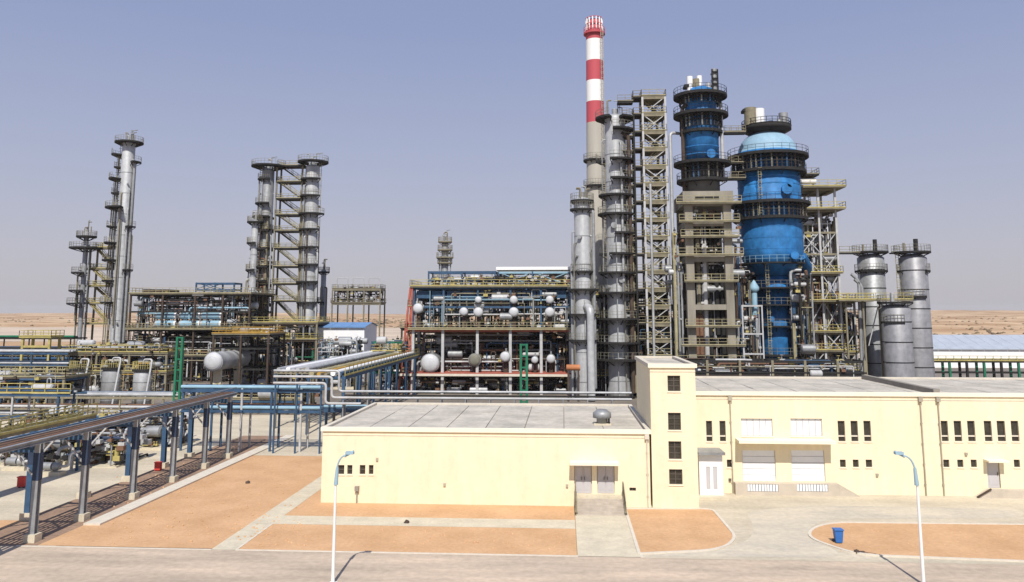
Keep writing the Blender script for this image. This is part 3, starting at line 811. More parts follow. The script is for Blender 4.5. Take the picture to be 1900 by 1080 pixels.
while yy < 84: mb.box(XR - 2.3, XR, yy - .05, yy + .05, ZRK - .02, ZRK + .10); yy += 1.5
mb.build('pipe_support', khaki, t)

# yellow-railed walkway beside it, far left
tw = thing('walkway', 'yellow railed steel walkway behind the front pipe rack at far left', 'walkway', (-45, 60, 0))
deck(tw, -46.2, -44.8, 56, 77, 4.9, m=khaki, rm=yellow, sides='lr')
for y in (57, 63, 69, 75.5): MB().box(-45.6, -45.4, y - .1, y + .1, 0, 4.65).build('leg', blues, tw)
tl = thing('equipment_row', 'dark row of pipework and small vessels behind the front rack yard', 'pipework', (-50, 88, 0))
MB().box(PX(20, 810, 88), PX(325, 810, 88), 87, 93, 0, .25).build('plinth', conc, tl)
clutter(tl, PX(20, 810, 88), PX(325, 810, 88), 87.2, 93, .25, 3.4, 120, [dark, dark, brown, lgrey, galv2, blues, galv], 36, rmax=.2, valves=200)
tl = thing('equipment_row', 'low row of dark pumps and pipes on the pale yard, nearer the front rack', 'pipework', (-50, 78, 0))
clutter(tl, -58, -42.5, 77, 83, .1, 2.6, 110, [dark, dark, brown, lgrey, galv2, navy, galv], 38, rmax=.18, valves=220)
MB().box(-58, -42.5, 77, 83, 0, .1).build('plinth', conc, tl)
# ================================================================ CROSS RACKS
def cross_rack(label, x0, x1, Y, depth, levels, step, lm, pipes, name='pipe_rack', below=True, rail=None):
    """levels: heights; pipes: list of (level index, offset y, radius, mat)"""
    t = thing(name, label, 'pipe rack', ((x0 + x1) / 2, Y, 0))
    x = x0 + .3
    xs = []
    while x < x1: xs.append(x); x += step
    zt = max(levels)
    for x in xs:
        for y in (Y, Y + depth):
            MB().box(x - .1, x + .1, y - .1, y + .1, 0, zt + .1).build('leg', (lgrey if (len(xs) + int(x)) % 2 else lm) if lm is blues else lm, t)
        for z in levels:
            MB().box(x - .1, x + .1, Y + .15, Y + depth - .15, z - .28, z).build('cross_beam', lm, t)
    for z in levels:
        for y in (Y - .16, Y + depth + .16):
            MB().box(x0, x1, y - .02, y + .02 , z - .32, z - .02).build('stringer', lm, t)
    for (li, oy, r, m) in pipes:
        z = levels[li] + r + .01
        MB().tube([(x0, Y + oy, z), (x1, Y + oy, z)], r, 8).build('pipe', m, t)
    if rail is not None:
        mb = MB(); railing(mb, [(x0, Y - .2, zt), (x1, Y - .2, zt)]); mb.build('railing', rail, t)
    return t
# main blue cross rack behind the sand (v 715 / 757)
Yc = 87.0
xa, xb = PX(335, 740, Yc), PX(702, 757, Yc)
cross_rack('two-level blue pipe rack crossing behind the orange sand', xa, PX(598, 740, Yc), Yc, 2.6, [PZ(450, 760, Yc), PZ(450, 722, Yc)], 3.25, blues,
           [(1, .1, .2, lblue), (1, .7, .12, galv), (1, 1.5, .17, blues), (0, .1, .2, lblue), (0, .8, .2, blues), (0, 1.6, .14, galv), (0, 2.2, .2, rust)])
tp = thing('pipe_run', 'light blue pipe with dark blue beam ending at the low roof corner', 'pipes', (PX(650, 757, Yc), Yc, 0))
z = PZ(650, 757, Yc); xq = PX(600, 757, Yc)
MB().tube([(xq, Yc + .1, z + .16), (PX(720, 757, Yc), Yc + .1, z + .16)], .2, 8).build('pipe', lblue, tp)
MB().box(xq, PX(720, 757, Yc), Yc - .2, Yc + .2, z - .45, z - .05).build('beam', blues, tp)
for u in (620, 660, 700): MB().box(PX(u, 757, Yc) - .12, PX(u, 757, Yc) + .12, Yc - .12, Yc + .12, 0, z - .45).build('post', dark, tp)
# white twin pipes with expansion loops behind the low roof
Yw = 86.0
tp = thing('pipe_run', 'three pale insulated pipes with square expansion loops behind the low roof', 'pipes', (PX(900, 735, Yw), Yw, 0))
for i, (uL, vT, vR) in enumerate(((629, 688, 727), (616, 699, 739), (605, 711, 750))):
    yw = Yw - i * .5
    xx = PX(uL, 710, yw); zt, zr_ = PZ(600, vT, yw), PZ(800, vR, yw)
    xe = PX((1172, 1172, 670)[i], 735, yw); x0_ = PX(508, 700, yw)
    pipe(tp, [(x0_, yw, zt), (xx, yw, zt), (xx, yw, zr_), (xe, yw, zr_)], .13, lgrey if i else galv)
for u in range(640, 1170, 45):
    x = PX(u, 740, Yw); MB().box(x - .06, x + .06, Yw - .75, Yw + .25, 0, PZ(u, 741, Yw)).build('pipe_support', galv2, tp)
MB().box(PX(640, 740, Yw), PX(1170, 740, Yw), Yw - .32, Yw - .2, PZ(900, 736, Yw), PZ(900, 733, Yw)).build('stringer', dark, tp)
for u in (512, 552, 597):
    x = PX(u, 700, Yw); MB().box(x - .08, x + .08, Yw - .1, Yw + .06, 0, PZ(u, 690, Yw) - .15).build('post', blues, tp)

# racks further left
xe = PX(470, 700, 100)
cross_rack('dark blue low pipe rack with yellow rail behind the front rack', -75, PX(130, 760, 92), 92, 3, [3.0, 5.4], 5.5, blues,
           [(0, .2, .15, galv), (0, .8, .22, dark), (0, 1.6, .18, lblue), (1, .3, .2, blues), (1, 1.1, .13, galv), (1, 1.9, .22, dark), (1, 2.6, .14, galv)], rail=yellow)
cross_rack('long pipe rack with silver pipes in front of the three small tanks', -90, PX(335, 730, 108), 108, 4, [1.9, 3.5], 6, khaki,
           [(0, .2, .2, lgrey), (0, 1, .14, galv), (0, 2, .2, rust), (1, .2, .22, galv), (1, 1.0, .14, lblue), (1, 1.8, .25, galv2), (1, 2.7, .13, whitep), (1, 3.4, .2, blues)])
cross_rack('grey pipe rack stacked with pipes at left, beyond the tanks', -112, PX(125, 690, 135), 135, 5, [4.0, 6.0, 8.0], 7, blues,
           [(0, .3, .2, dark), (0, 1.2, .2, galv), (0, 2.6, .2, lgrey), (1, .3, .2, galv), (1, 1.3, .28, blues), (1, 2.4, .2, lgrey), (2, .4, .22, lgrey), (2, 1.2, .16, galv), (2, 2.2, .25, galv2), (2, 3.5, .2, lblue)])
cross_rack('dark green-topped pipe rack at the left edge before the desert', -130, PX(135, 635, 165), 165, 5, [5.0, 7.2, 9.6], 9, dark,
           [(0, .5, .3, blues), (0, 1.6, .2, galv), (1, .5, .25, dark), (1, 2, .3, blues), (1, 3, .2, lgrey), (2, .4, .25, green), (2, 1.5, .2, dark)])
# yellow gantry
xg0, xg1 = PX(42, 640, 150), PX(92, 640, 150)
tg = thing('gantry', 'yellow steel gantry with railing standing among the racks at far left', 'gantry', ((xg0 + xg1) / 2, 150, 0))
for x in (xg0, xg1):
    for y in (150, 153): MB().box(x - .2, x + .2, y - .2, y + .2, 0, PZ(70, 627, 150)).build('leg', yellow, tg)
deck(tg, xg0 - .5, xg1 + .5, 149.5, 153.5, PZ(70, 627, 150) + .25, m=yellow, rm=yellow)
MB().box(xg0 + .2, xg1 - .2, 149.9, 150.1, PZ(70, 645, 150), PZ(70, 641, 150)).build('beam', yellow, tg)

# racks going away beside the columns (X about -30 and -22)
def long_rack(label, x0, x1, ya, yb, z, lm, pm, step=8, rail=None):
    t = thing('pipe_rack', label, 'pipe rack', ((x0 + x1) / 2, ya, 0))
    y = ya + .3
    while y < yb:
        for x in (x0, x1): MB().box(x - .15, x + .15, y - .15, y + .15, 0, z).build('leg', lm, t)
        MB().box(x0 + .15, x1 - .15, y - .12, y + .12, z - .32, z - .02).build('cross_beam', lm, t)
        y += step
    for x in (x0 - .2, x1 + .2): MB().box(x - .05, x + .05, ya, yb, z - .4, z).build('stringer', lm, t)
    k = len(pm)
    for i, (r, m) in enumerate(pm):
        x = x0 + (x1 - x0) * (i + .5) / k
        MB().tube([(x, ya, z + r), (x, yb, z + r)], r, 8).build('pipe', m, t)
    if rail is not None:
        mb = MB(); railing(mb, [(x1 + .2, ya, z), (x1 + .2, yb, z)], h=1.2, step=2); mb.build('railing', rail, t)
    return t
long_rack('pipe rack of pale grey pipes running back from the white expansion loops', -37, -32.6, 104, 160, 7.2, khaki, [(.25, galv), (.2, galv2), (.3, whitep), (.2, galv), (.25, lgrey), (.18, dyel), (.3, galv)])
long_rack('yellow and dark blue pipe rack running back toward the red steelwork', -31.2, -26.8, 99, 150, 7.0, blues, [(.3, dyel), (.25, amber), (.2, khaki), (.32, whitep), (.25, blues)], rail=yellow)

# ================================================================ YARD MACHINES
def pump(x, y, label):
    t = thing('pump_set', label, 'pump', (x, y, 0), 'pump sets on the yard behind the front rack')
    MB().box(x - 1.1, x + 1.1, y - .5, y + .5, 0, .35).build('plinth', conc, t)
    MB().tube([(x - .9, y, .8), (x + .05, y, .8)], .34, 12).build('motor', galv2, t)
    mb = MB(); mb.tube([(x + .25, y, .8), (x + .8, y, .8)], .42, 12, True, .3); mb.tube([(x + .05, y, .8), (x + .25, y, .8)], .09, 8); mb.build('pump_casing', galv2, t)
    pipe(t, [(x + .5, y, 1.0), (x + .5, y, 2.3), (x + .5, y + 2.2, 2.3), (x + .5, y + 2.2, .1)], .14, galv)
    pipe(t, [(x + .8, y, .8), (x + 1.6, y, .8), (x + 1.6, y, 1.9), (x + 1.6, y + 1.5, 1.9)], .12, lgrey)
    mb = MB(); mb.tube([(x + .5, y, 1.6), (x + .5, y - .25, 1.6)], .2, 8); mb.build('valve_wheel', dark, t)
    return t
for i, (u, v, pos) in enumerate(((30, 872, 'nearest the left edge'), (95, 882, 'second from the left edge'), (128, 862, 'behind the second rack leg'), (180, 850, 'between second and third rack legs'), (222, 838, 'just left of the third front rack leg'), (265, 826, 'right of the third front rack leg'), (60, 846, 'back row at far left'), (318, 815, 'rightmost, near the fourth front rack leg'))):
    g = GP(u, v); pump(g.x, g.y, 'pump set on the pale yard, ' + pos)
def red_box(u, v, s_, label, nm, cat):
    g = GP(u, v); t = thing(nm, label, cat, (g.x, g.y, 0))
    MB().box(g.x - .3 * s_, g.x + .3 * s_, g.y - .2, g.y + .2, .1, .85 * s_).build('body', signred, t)
    MB().box(g.x - .34 * s_, g.x + .34 * s_, g.y - .24, g.y + .24, .85 * s_, .93 * s_).build('lid', signred, t)
    for k in (-1, 1): MB().box(g.x + k * .2 * s_ - .04, g.x + k * .2 * s_ + .04, g.y - .1, g.y + .1, 0, .1).build('foot', dark, t)
red_box(40, 905, 1.0, 'red fire equipment box on the yard at far left', 'fire_box', 'fire box')
red_box(293, 874, .9, 'red fire box standing beside the fourth front rack leg', 'fire_box', 'fire box')

# three small silver tanks
tk0 = None
for i, (u, v0, v1, lb) in enumerate(((147, 685, 752, 'leftmost of the three small silver tanks behind the racks'), (206, 683, 752, 'middle one of the three small silver tanks behind the racks'), (264, 686, 752, 'rightmost of the three small silver tanks behind the racks'))):
    Yt = 125; c = P(u, 720, Yt); r = 17 * S(Yt); zt = PZ(u, v0, Yt)
    t = thing('storage_tank', lb, 'tank', (c.x, Yt, 0), 'small silver tanks in a row')
    shell(t, c.x, Yt, [(r, 0), (r, zt - .5), (r * .9, zt - .15), (r * .4, zt)], galv, 24)
    bands(t, c.x, Yt, r, [1.2, 2.6, 4.0])
    platform(t, c.x, Yt, r * .3, r * 1.15, zt + .15, 150, 390, rm=yellow, brackets=False)
    ladder(t, c.x + r + .3, Yt, 0, zt)
    pipe(t, [(c.x, Yt, zt), (c.x, Yt, zt + 1.6), (c.x + 1.6, Yt - .5, zt + 1.6), (c.x + 1.6, Yt - 2.4, 0)], .14, lgrey)
    MB().box(c.x - .5, c.x + .5, Yt - .4, Yt + .4, zt, zt + .9).build('agitator', dark, t)

# green fireproofed posts
for (u, v0, v1, Yg, lb) in ((331, 625, 745, 108, 'tall green twin-post structure by the light blue pipe on the left'), (972, 638, 722, 100, 'tall green twin-post structure before the red-framed unit')):
    t = thing('green_post_frame', lb, 'post', (PX(u, 690, Yg), Yg, 0)); x = PX(u, 690, Yg); zt = PZ(u, v0, Yg)
    for dx in (-.36, .36): MB().box(x + dx - .14, x + dx + .14, Yg - .2, Yg + .2, 0, zt).build('post', green, t)
    for z in [zt * k / 8 for k in range(1, 9)]: MB().box(x - .22, x + .22, Yg - .1, Yg + .1, z - .2, z - .02).build('rung', green, t)

# ================================================================ LEFT COLUMNS
Y = 185
t, cx, r = column_vessel('tallest slim silver column at the left with small landings up its side', 217, 241, 262, Y,
    [(264, 24, 0, 360), (287, 28, 130, 225), (310, 22, 130, 215), (332, 30, 130, 245), (358, 24, 140, 215), (385, 33, 120, 285), (420, 28, 130, 225), (450, 31, 120, 240), (482, 32, 120, 250), (520, 30, 120, 240), (560, 30, 110, 260), (300, 22, -40, 30), (420, 20, -50, 10), (500, 20, -50, 10)],
    vref=430, ladders=((-15, 640, 262), (-20, 600, 287), (-24, 500, 332), (15, 640, 300)), rm=khaki)
for k_, (dx_, v_) in enumerate(((-19, 290), (-23, 335), (-27, 388))):
    MB().box(cx + dx_ * S(Y) - .09, cx + dx_ * S(Y) + .09, Y - .1, Y + .1, 0, PZ(230, v_, Y)).build('landing_post', khaki, t)
pipe(t, [(cx + 16 * S(Y), Y - .5, 8), (cx + 16 * S(Y), Y - .5, PZ(230, 300, Y)), (cx, Y, PZ(230, 290, Y))], .3, galv2)
for dx, zt in ((-.9, 2.3), (.4, 3.0), (1.2, 1.8)):
    MB().tube([(cx + dx, Y, PZ(230, 264, Y)), (cx + dx, Y, PZ(230, 264, Y) + zt)], .16, 8).build('vent', galv2, t)

# stair frame between short column and tall column
def stair_frame(label, u0, u1, vs_, Y, dep, cm, bm, rm, vref, flip=False, cols=True, platl=0, platr=0, stairs=True):
    uc = (u0 + u1) / 2
    x0, x1 = PX(u0, vref, Y), PX(u1, vref, Y); zs = sorted(PZ(uc, v, Y) for v in vs_)
    t = thing('access_tower', label, 'stair tower', ((x0 + x1) / 2, Y, 0))
    if cols:
        for x in (x0, x1):
            for y in (Y, Y + dep): MB().box(x - .18, x + .18, y - .18, y + .18, 0, zs[-1]).build('column', cm, t)
    for i, z in enumerate(zs):
        deck(t, x0 - platl, x1 + platr, Y - .2, Y + dep + .2, z + .01, m=bm, rm=rm, th=.3)
        if stairs and i:
            w_ = (x1 - x0) * .95
            yy = Y + .1 if i % 2 else Y + dep * .5
            a, b_ = (x0 + .3, x0 + w_) if not flip else (x0 + w_, x0 + .3)
            flight(t, b_, a, zs[i - 1], z, yy, yy + .9, m=bm, rm=rm)
    return t
stair_frame('khaki access tower with yellow flights between the short and tall left columns', 163, 205, [459, 498, 530, 562, 600], 186, 3, khaki, khaki, yellow, 540, platl=2.2, platr=.5)
t, cx, r = column_vessel('short slim column at far left with two wide landings near its top', 149, 158, 430, 184.5,
    [(438, 16, 0, 360), (459, 27, 60, 400), (505, 20, 100, 300), (538, 22, 100, 300), (562, 24, 100, 300)], vref=540, m=galv2, rm=dyel)
for dx in (-1, .2, 1): MB().tube([(cx + dx, 184.5, PZ(155, 438, 185)), (cx + dx, 184.5, PZ(155, 425 - dx * 4, 185))], .13, 6).build('vent', khaki, t)

# twin columns with a stair frame in between
Y = 185
t, c1, r = column_vessel('left one of the twin silver columns joined by stairs', 480, 503, 312, Y,
    [(308, 30, 0, 360), (332, 17, 90, 300), (377, 20, 90, 300), (402, 24, 100, 300), (428, 22, 100, 300), (462, 26, 100, 290), (495, 26, 100, 300), (520, 24, 100, 300), (548, 24, 100, 300)],
    vref=480, m=galv2, ladders=((-14, 640, 308),), rm=khaki)
t, c2, r = column_vessel('right one of the twin silver columns joined by stairs', 562, 588, 305, Y,
    [(300, 27, 0, 360), (332, 20, 150, 330), (363, 20, 150, 330), (396, 22, 150, 370), (425, 20, 150, 330), (458, 20, 150, 330), (490, 20, 150, 330), (522, 22, 150, 330), (560, 20, 150, 330)],
    vref=480, m=galv, ladders=((15, 640, 302),), rm=khaki)
t, c3, r = column_vessel('thin silver column standing just left of the twin columns', 461, 474, 408, 182,
    [(411, 13, 0, 360), (450, 12, 120, 300), (500, 12, 120, 300)], vref=560, m=galv, rm=khaki)
stair_frame('khaki access tower zigzagging between the twin silver columns', 508, 556, [307, 337, 368, 398, 428, 460, 494, 526, 558, 600, 640], Y, 3, khaki, dark, dyel, 470)
fr_x = [PX(482, 560, 188), PX(505, 560, 188)]
t = frame('dark steel frame packed with pipes behind the left twin column', fr_x, [183, 188], [PZ(500, v, 185) for v in (660, 630, 600, 566, 530, 495, 462, 428, 402)], khaki, dark, [(i, .3) for i in range(0, 8)], rm=dyel, dm=dark)
clutter(t, fr_x[0] - 1, fr_x[1] + .5, 182, 187, 1, PZ(500, 470, 185), 46, DARKM, 5, valves=60)
# clutter below twin columns
x0, x1 = PX(448, 640, 176), PX(592, 640, 176)
t = frame('dark low frame with yellow rails at the foot of the twin columns', [x0, (x0 + x1) / 2, x1], [174, 182], [4.5, 9, 12.5], khaki, brown, [(1, .3), (2, .3)], rm=yellow)
clutter(t, x0, x1, 173.5, 182, .5, 13, 80, DARKM + [amber, yellow, green], 11, valves=120)

# ================================================================ LEFT-MID UNIT
Y = 172
xs = [PX(u, 600, Y) for u in (240, 300, 360, 412, 462)]
zs = [PZ(350, 700, Y), PZ(350, 661, Y), PZ(350, 612, Y), PZ(350, 577, Y), PZ(350, 546, Y)]
t = frame('dark process frame with yellow decks between the left column and the twin columns', xs, [Y, Y + 7, Y + 14], zs, brown, dark, [(1, .3), (2, .6), (4, .4)], rm=dyel, dm=khaki,
          brace=[(0, 2, '/'), (3, 3, 'x')])
clutter(t, xs[0], xs[-1], Y - .3, Y + 13, .4, zs[2] - .4, 190, DARKM, 21, valves=160)
clutter(t, xs[0] + .5, xs[-1], Y - .3, Y + 9, zs[2] + .3, zs[4] + .5, 130, DARKM + [lblue, galv], 22, valves=120)
xb0, xb1 = PX(368, 530, Y + 2), PX(438, 530, Y + 2)
frame('blue steel cage on top of the left process frame', [xb0, (xb0 + xb1) / 2, xb1], [Y + 1, Y + 5], [PZ(400, 536, Y) , PZ(400, 524, Y)], blues, blues, z0=zs[4] + .3, cw=.3, name='blue_cage', cat='steel cage', brace=[(0, 1, 'x'), (1, 0, 'x')])
for i, (u, lb) in enumerate(((300, 'leftmost'), (345, 'middle'), (385, 'rightmost'))):
    c = P(u, 582, Y - 1)
    t = thing('heat_exchanger', lb + ' light blue exchanger lying on the left process frame', 'exchanger', (c.x, Y - 1, zs[2] + .3), 'light blue exchangers on the left frame')
    rr = .75
    for k, zz in enumerate((rr + .3, rr * 3 + .55)):
        z = zs[2] + .2 + zz
        MB().tube([(c.x - 1.9, Y + 1.2, z), (c.x + 1.9, Y + 1.2, z)], rr, 14).build('shell', lblue, t)
        MB().tube([(c.x - 2.3, Y + 1.2, z), (c.x - 1.9, Y + 1.2, z)], rr * .9, 14).build('head', galv, t)
        MB().tube([(c.x + 1.9, Y + 1.2, z), (c.x + 2.3, Y + 1.2, z)], rr * .9, 14).build('head', whitep, t)
    for dx in (-1.2, 1.2): MB().box(c.x + dx - .15, c.x + dx + .15, Y + .6, Y + 1.8, zs[2] + .24, zs[2] + .6).build('saddle', khaki, t)

# dark-roofed block on that frame
tb = thing('cooler_block', 'dark box cooler standing at the left end of the left process frame', 'cooler', (PX(275, 555, Y), Y, zs[3]))
xk0, xk1 = PX(262, 555, Y), PX(308, 555, Y)
MB().box(xk0, xk1, Y + .6, Y + 6, zs[4] - .6, zs[4] + 1.1).build('housing', dark, tb)
for k in range(4): MB().box(xk0 + .1 + k * (xk1 - xk0 - .2) / 4, xk0 + .0 + (k + .9) * (xk1 - xk0 - .2) / 4, Y + .45, Y + .6, zs[4] - .5, zs[4] + 1.0).build('louvre', brown, tb)
# big drum with white head
g = P(396, 671, 150)
drum('large silver horizontal drum with bright round head, left of the thin column', g.x, 150, 164, g.z, 17.5 * S(150), galv, head)
for i, (u, v, Yd, rp, lb) in enumerate(((253, 662, 150, 10, 'small white-headed drum above the rightmost small tank'), (310, 679, 150, 6, 'tiny white-headed drum left of the green posts'))):
    g = P(u, v, Yd); drum(lb, g.x, Yd, Yd + 5, g.z, rp * S(Yd), whitep)
# general low equipment field at the left
tl = frame('low khaki equipment frame behind the small silver tanks', [PX(u, 690, 140) for u in (128, 190, 250, 318)], [138, 144], [PZ(220, 690, 140), PZ(220, 655, 140)], khaki, khaki, [(0, .3), (1, .3)], rm=yellow)
clutter(tl, PX(128, 690, 140), PX(318, 690, 140), 137, 144, .3, 9.5, 140, DARKM + [amber, dyel], 31, valves=160)
tl = frame('low khaki equipment frame at the left edge of the plant', [PX(u, 720, 118) for u in (-60, 0, 60, 118)], [118, 124], [2.6, 5.0], khaki, blues, [(1, .3)], rm=dyel)
clutter(tl, PX(-60, 720, 118), PX(118, 720, 118), 117, 124, .3, 5.5, 120, DARKM, 33, valves=140)
tl = frame('low blue frame of pumps and pipes behind the blue cross rack', [PX(u, 740, 120) for u in (345, 400, 455, 510, 560)], [119, 125], [2.0, 3.4], blues, blues, [(0, .2)], rm=dyel)
clutter(tl, PX(345, 740, 120), PX(575, 740, 120), 118.5, 125, .2, 3.8, 120, DARKM + [amber, green, lblue], 35, valves=140)
tl = frame('brown low frame crowded with pipes behind the drum', [PX(u, 700, 146) for u in (345, 400, 455)], [157, 166], [4, 8, 10.5], brown, dark, [(2, .3)], rm=amber)
clutter(tl, PX(345, 700, 146), PX(470, 700, 146), 166, 170, .3, 11.5, 70, DARKM, 37, valves=80)

# ================================================================ BETWEEN: thin column, far frame, blue-roofed shed
t, cx, r = column_vessel('thin grey column with a small cap landing right of the twin columns', 594, 604, 500, 205, [(504, 9, 0, 360), (560, 8, 100, 300)], vref=560, m=galv2, rm=dyel)
Y = 225
xs = [PX(u, 570, Y) for u in (616, 645, 675, 705)]
t = frame('far khaki pipe frame with portal hoops above the blue-roofed shed', xs, [Y, Y + 6], [PZ(660, v, Y) for v in (600, 563, 537)], khaki, khaki, [(1, .3), (2, .1)], rm=khaki)
clutter(t, xs[0], xs[-1], Y, Y + 5, PZ(660, 560, Y), PZ(660, 532, Y), 40, [khaki, dark, galv, brown], 41, valves=80)
zp = PZ(660, 515, Y)
for a, b_ in ((0, 1), (1, 2), (2, 3)):
    pipe(t, [(xs[a] + 1, Y + 1, PZ(660, 540, Y)), (xs[a] + 1, Y + 1, zp), (xs[b_] - .4, Y + 1, zp), (xs[b_] - .4, Y + 1, PZ(660, 540, Y))], .12, lgrey)
Y = 178
def shed(label, x0, x1, y0, y1, ze, zr_, rmat=None):
    t = thing('shed', label, 'shed', (x0, y0, 0))
    MB().box(x0, x1, y0, y1, 0, ze).build('wall', whitep, t)
    ym = (y0 + y1) / 2; nb = max(2, int((x1 - x0) / 3))
    for i in range(nb):
        xa = x0 - .4 + (x1 - x0 + .8) * i / nb; xb = x0 - .4 + (x1 - x0 + .8) * (i + 1) / nb - .05
        MB().add([(xa, y0 - .5, ze), (xb, y0 - .5, ze), (xb, ym, zr_), (xa, ym, zr_), (xb, y1 + .5, ze), (xa, y1 + .5, ze),
                  (xa, y0 - .5, ze - .25), (xb, y0 - .5, ze - .25)],
                 [(0, 1, 2, 3), (3, 2, 4, 5), (6, 7, 1, 0)]).build('roof_sheet', rmat or shedb, t)
    mb = MB(); mb.add([(x0, y0, ze), (x0, y1, ze), (x0, ym, zr_ - .05)], [(0, 2, 1)]); mb.add([(x1, y0, ze), (x1, y1, ze), (x1, ym, zr_ - .05)], [(0, 1, 2)])
    mb.build('gable', whitep, t); return t
shed('white shed with blue roof seen between the twin columns and red unit', PX(583, 615, Y), PX(676, 615, Y), Y, Y + 12, PZ(640, 606, Y), PZ(640, 598, Y + 6), shedr)
t = thing('machine_skid', 'blue and white machine skid standing before the blue-roofed shed', 'machinery', (PX(635, 660, 160), 160, 0))
clutter(t, PX(588, 660, 160), PX(668, 660, 160), 158, 166, .4, 9.6, 120, [blues, lblue, galv, galv2, dark, lgrey, khaki, dark], 43, valves=100)
MB().box(PX(590, 660, 160), PX(668, 660, 160), 158, 166, 0, .4).build('plinth', conc, t)
MB().box(PX(600, 640, 167), PX(668, 640, 167), 167, 170, 0, 7).build('tank_block', lgrey, t)
tl = frame('blue pipe frame between the yellow rack and the red-framed unit', [PX(u, 680, 150) for u in (690, 722, 752)], [150, 158], [4, 7.5, 9.5], blues, green, [(1, .2)], rm=yellow)
clutter(tl, PX(690, 680, 150), PX(755, 680, 150), 149.5, 158, .3, 10, 55, [blues, green, lblue, galv, dyel, dark, whitep], 45, valves=80)

# ================================================================ CENTRE UNIT
Y = 150
us = (767, 822, 886, 947, 1004, 1058)
xs = [PX(u, 610, Y) for u in us]
zb, zd1, zm, zd2 = PZ(910, 694, Y), PZ(910, 612, Y), PZ(910, 568, Y), PZ(910, 533, Y)
t = frame('large red and brown framed exchanger structure in the middle of the plant', xs, [Y, Y + 6, Y + 12], [zb, zd1], lgrey, redp, [(1, .9)], rm=dyel, dm=dyel, cw=.5)
clutter(t, xs[0], xs[-1], Y + 2, Y + 12, .3, zd1 - .5, 260, DARKM, 51, valves=240)
clutter(t, xs[0], xs[-1], Y + .2, Y + 3, .3, zb - .3, 50, DARKM, 52, valves=80)
deck(t, xs[0] - 1, xs[-1] + 1, Y - .8, Y + 12.8, zb + .24, m=redp, rm=redp, th=.235, sides='b')
t2 = frame('blue upper frame of stacked exchangers above the red unit', xs, [Y + .3, Y + 6, Y + 11.5], [zm, zd2], blues, blues, [(1, .7, 'fblr')], z0=zd1 + .25, rm=yellow, dm=khaki, name='exchanger_frame', cw=.35)
clutter(t2, xs[0], xs[-1], Y + 3, Y + 11, zd1 + .5, zd2 - .3, 130, [galv, galv2, blues, lblue, dark, khaki, brown, lgrey, green, blues], 53, valves=200)
clutter(t2, xs[0], xs[-1], Y - .2, Y + 3, zd1 + .5, zd2 - .3, 80, [galv, blues, lblue, lgrey, khaki, dark, galv2], 54, rmax=.16, valves=100)
# round-headed exchangers on the deck
ex = [(860, 578, 7.5), (887, 579, 8.5), (887, 556, 6), (953, 579, 8.5), (953, 556, 7), (1020, 579, 8.5), (1020, 556, 7), (775, 572, 9)]
names = ['first', 'second', 'third', 'fourth', 'fifth', 'sixth', 'seventh']
cols_ = {860: 'far left bay', 887: 'left bay', 953: 'middle bay', 1020: 'right bay', 855: 'far left bay', 775: 'end by the red stair', 995: 'gap left of the right bay', 815: 'bay next to the red stair end'}
for u, v, rp in ex:
    g = P(u, v, Y - .9)
    drum('pale-headed exchanger, %s row, %s of blue frame' % ('lower' if v > 565 else 'upper', cols_[u]), g.x, Y - .6, Y + 5.5, g.z, rp * S(Y), galv, head, 'exchanger', 'heat_exchanger', 'round-headed exchangers in the blue frame', zb=(zd1 + .25 if v > 565 else zm))
# drums in the lower bay
for u, v, rp, m, lb in ((797, 674, 16.5, whitep, 'largest white-headed drum in the lower bay of the red unit'), (880, 668, 11, colr, 'khaki-headed drum in the second lower bay of the red unit'),
                        (937, 662, 9, whitep, 'white-headed drum left of the green posts'), (1022, 666, 7.5, whitep, 'small white-headed drum in the right lower bay of the red unit'), (992, 668, 6, whitep, 'smallest white-headed drum just right of the green posts')):
    g = P(u, v, Y - 1); drum(lb, g.x, Y - .5, Y + 8, g.z, rp * S(Y), galv2 if m is whitep else khaki, head if m is whitep else m, zb=zb + .25)
for i in range(len(xs) - 1):
    pass
# blue fan coolers on top
for i in range(10):
    xa = xs[0] + .4 + i * (xs[-1] - xs[0] - .8) / 10; xb = xa + (xs[-1] - xs[0] - .8) / 10 - .25
    tf = thing('fan_cooler', 'blue box fan cooler under the yellow rail, %s from the left' % ['first', 'second', 'third', 'fourth', 'fifth', 'sixth', 'seventh', 'eighth', 'ninth', 'tenth'][i], 'cooler', (xa, Y, zd2 - 2.3), 'blue fan coolers in a row')
    MB().box(xa, xb, Y + .8, Y + 10, zd2 - 2.0, zd2 - .6).build('plenum', blues, tf)
    mb = MB(); mb.tube([((xa + xb) / 2, Y + 3, zd2 - 2.5), ((xa + xb) / 2, Y + 3, zd2 - 2.0)], (xb - xa) * .42, 16); mb.build('fan_ring', dark, tf)
# cages on the roof deck
z0 = zd2 + .25
xq0, xqm, xq1 = PX(792, 515, Y), PX(917, 515, Y), PX(1058, 500, Y)
frame('blue open cage over the left half of the middle unit roof', [xq0, xq0 + (xqm - xq0) / 2, xqm], [Y + 2, Y + 7], [z0 + 1.4, PZ(850, 502, Y)], blues, blues, z0=z0, cw=.28, name='blue_cage', cat='steel cage')
tc = frame('white-topped canopy cage over the right half of the middle unit roof', [xqm + .6, (xqm + xq1) / 2, xq1], [Y + 2, Y + 7], [PZ(990, 503, Y)], blues, lblue, z0=z0, cw=.28, name='white_canopy', cat='canopy', brace=[(0, 0, 'x'), (1, 0, 'x')])
zc = PZ(990, 500, Y)
MB().box(xqm + .2, xq1 + .5, Y + 1.7, Y + 7.3, zc + .02, zc + .6).build('canopy_roof', whitep, tc)
tq = thing('roof_exchangers', 'row of small yellow-railed condensers on the middle unit roof', 'condenser', ((xq0 + xq1) / 2, Y + 3, z0))
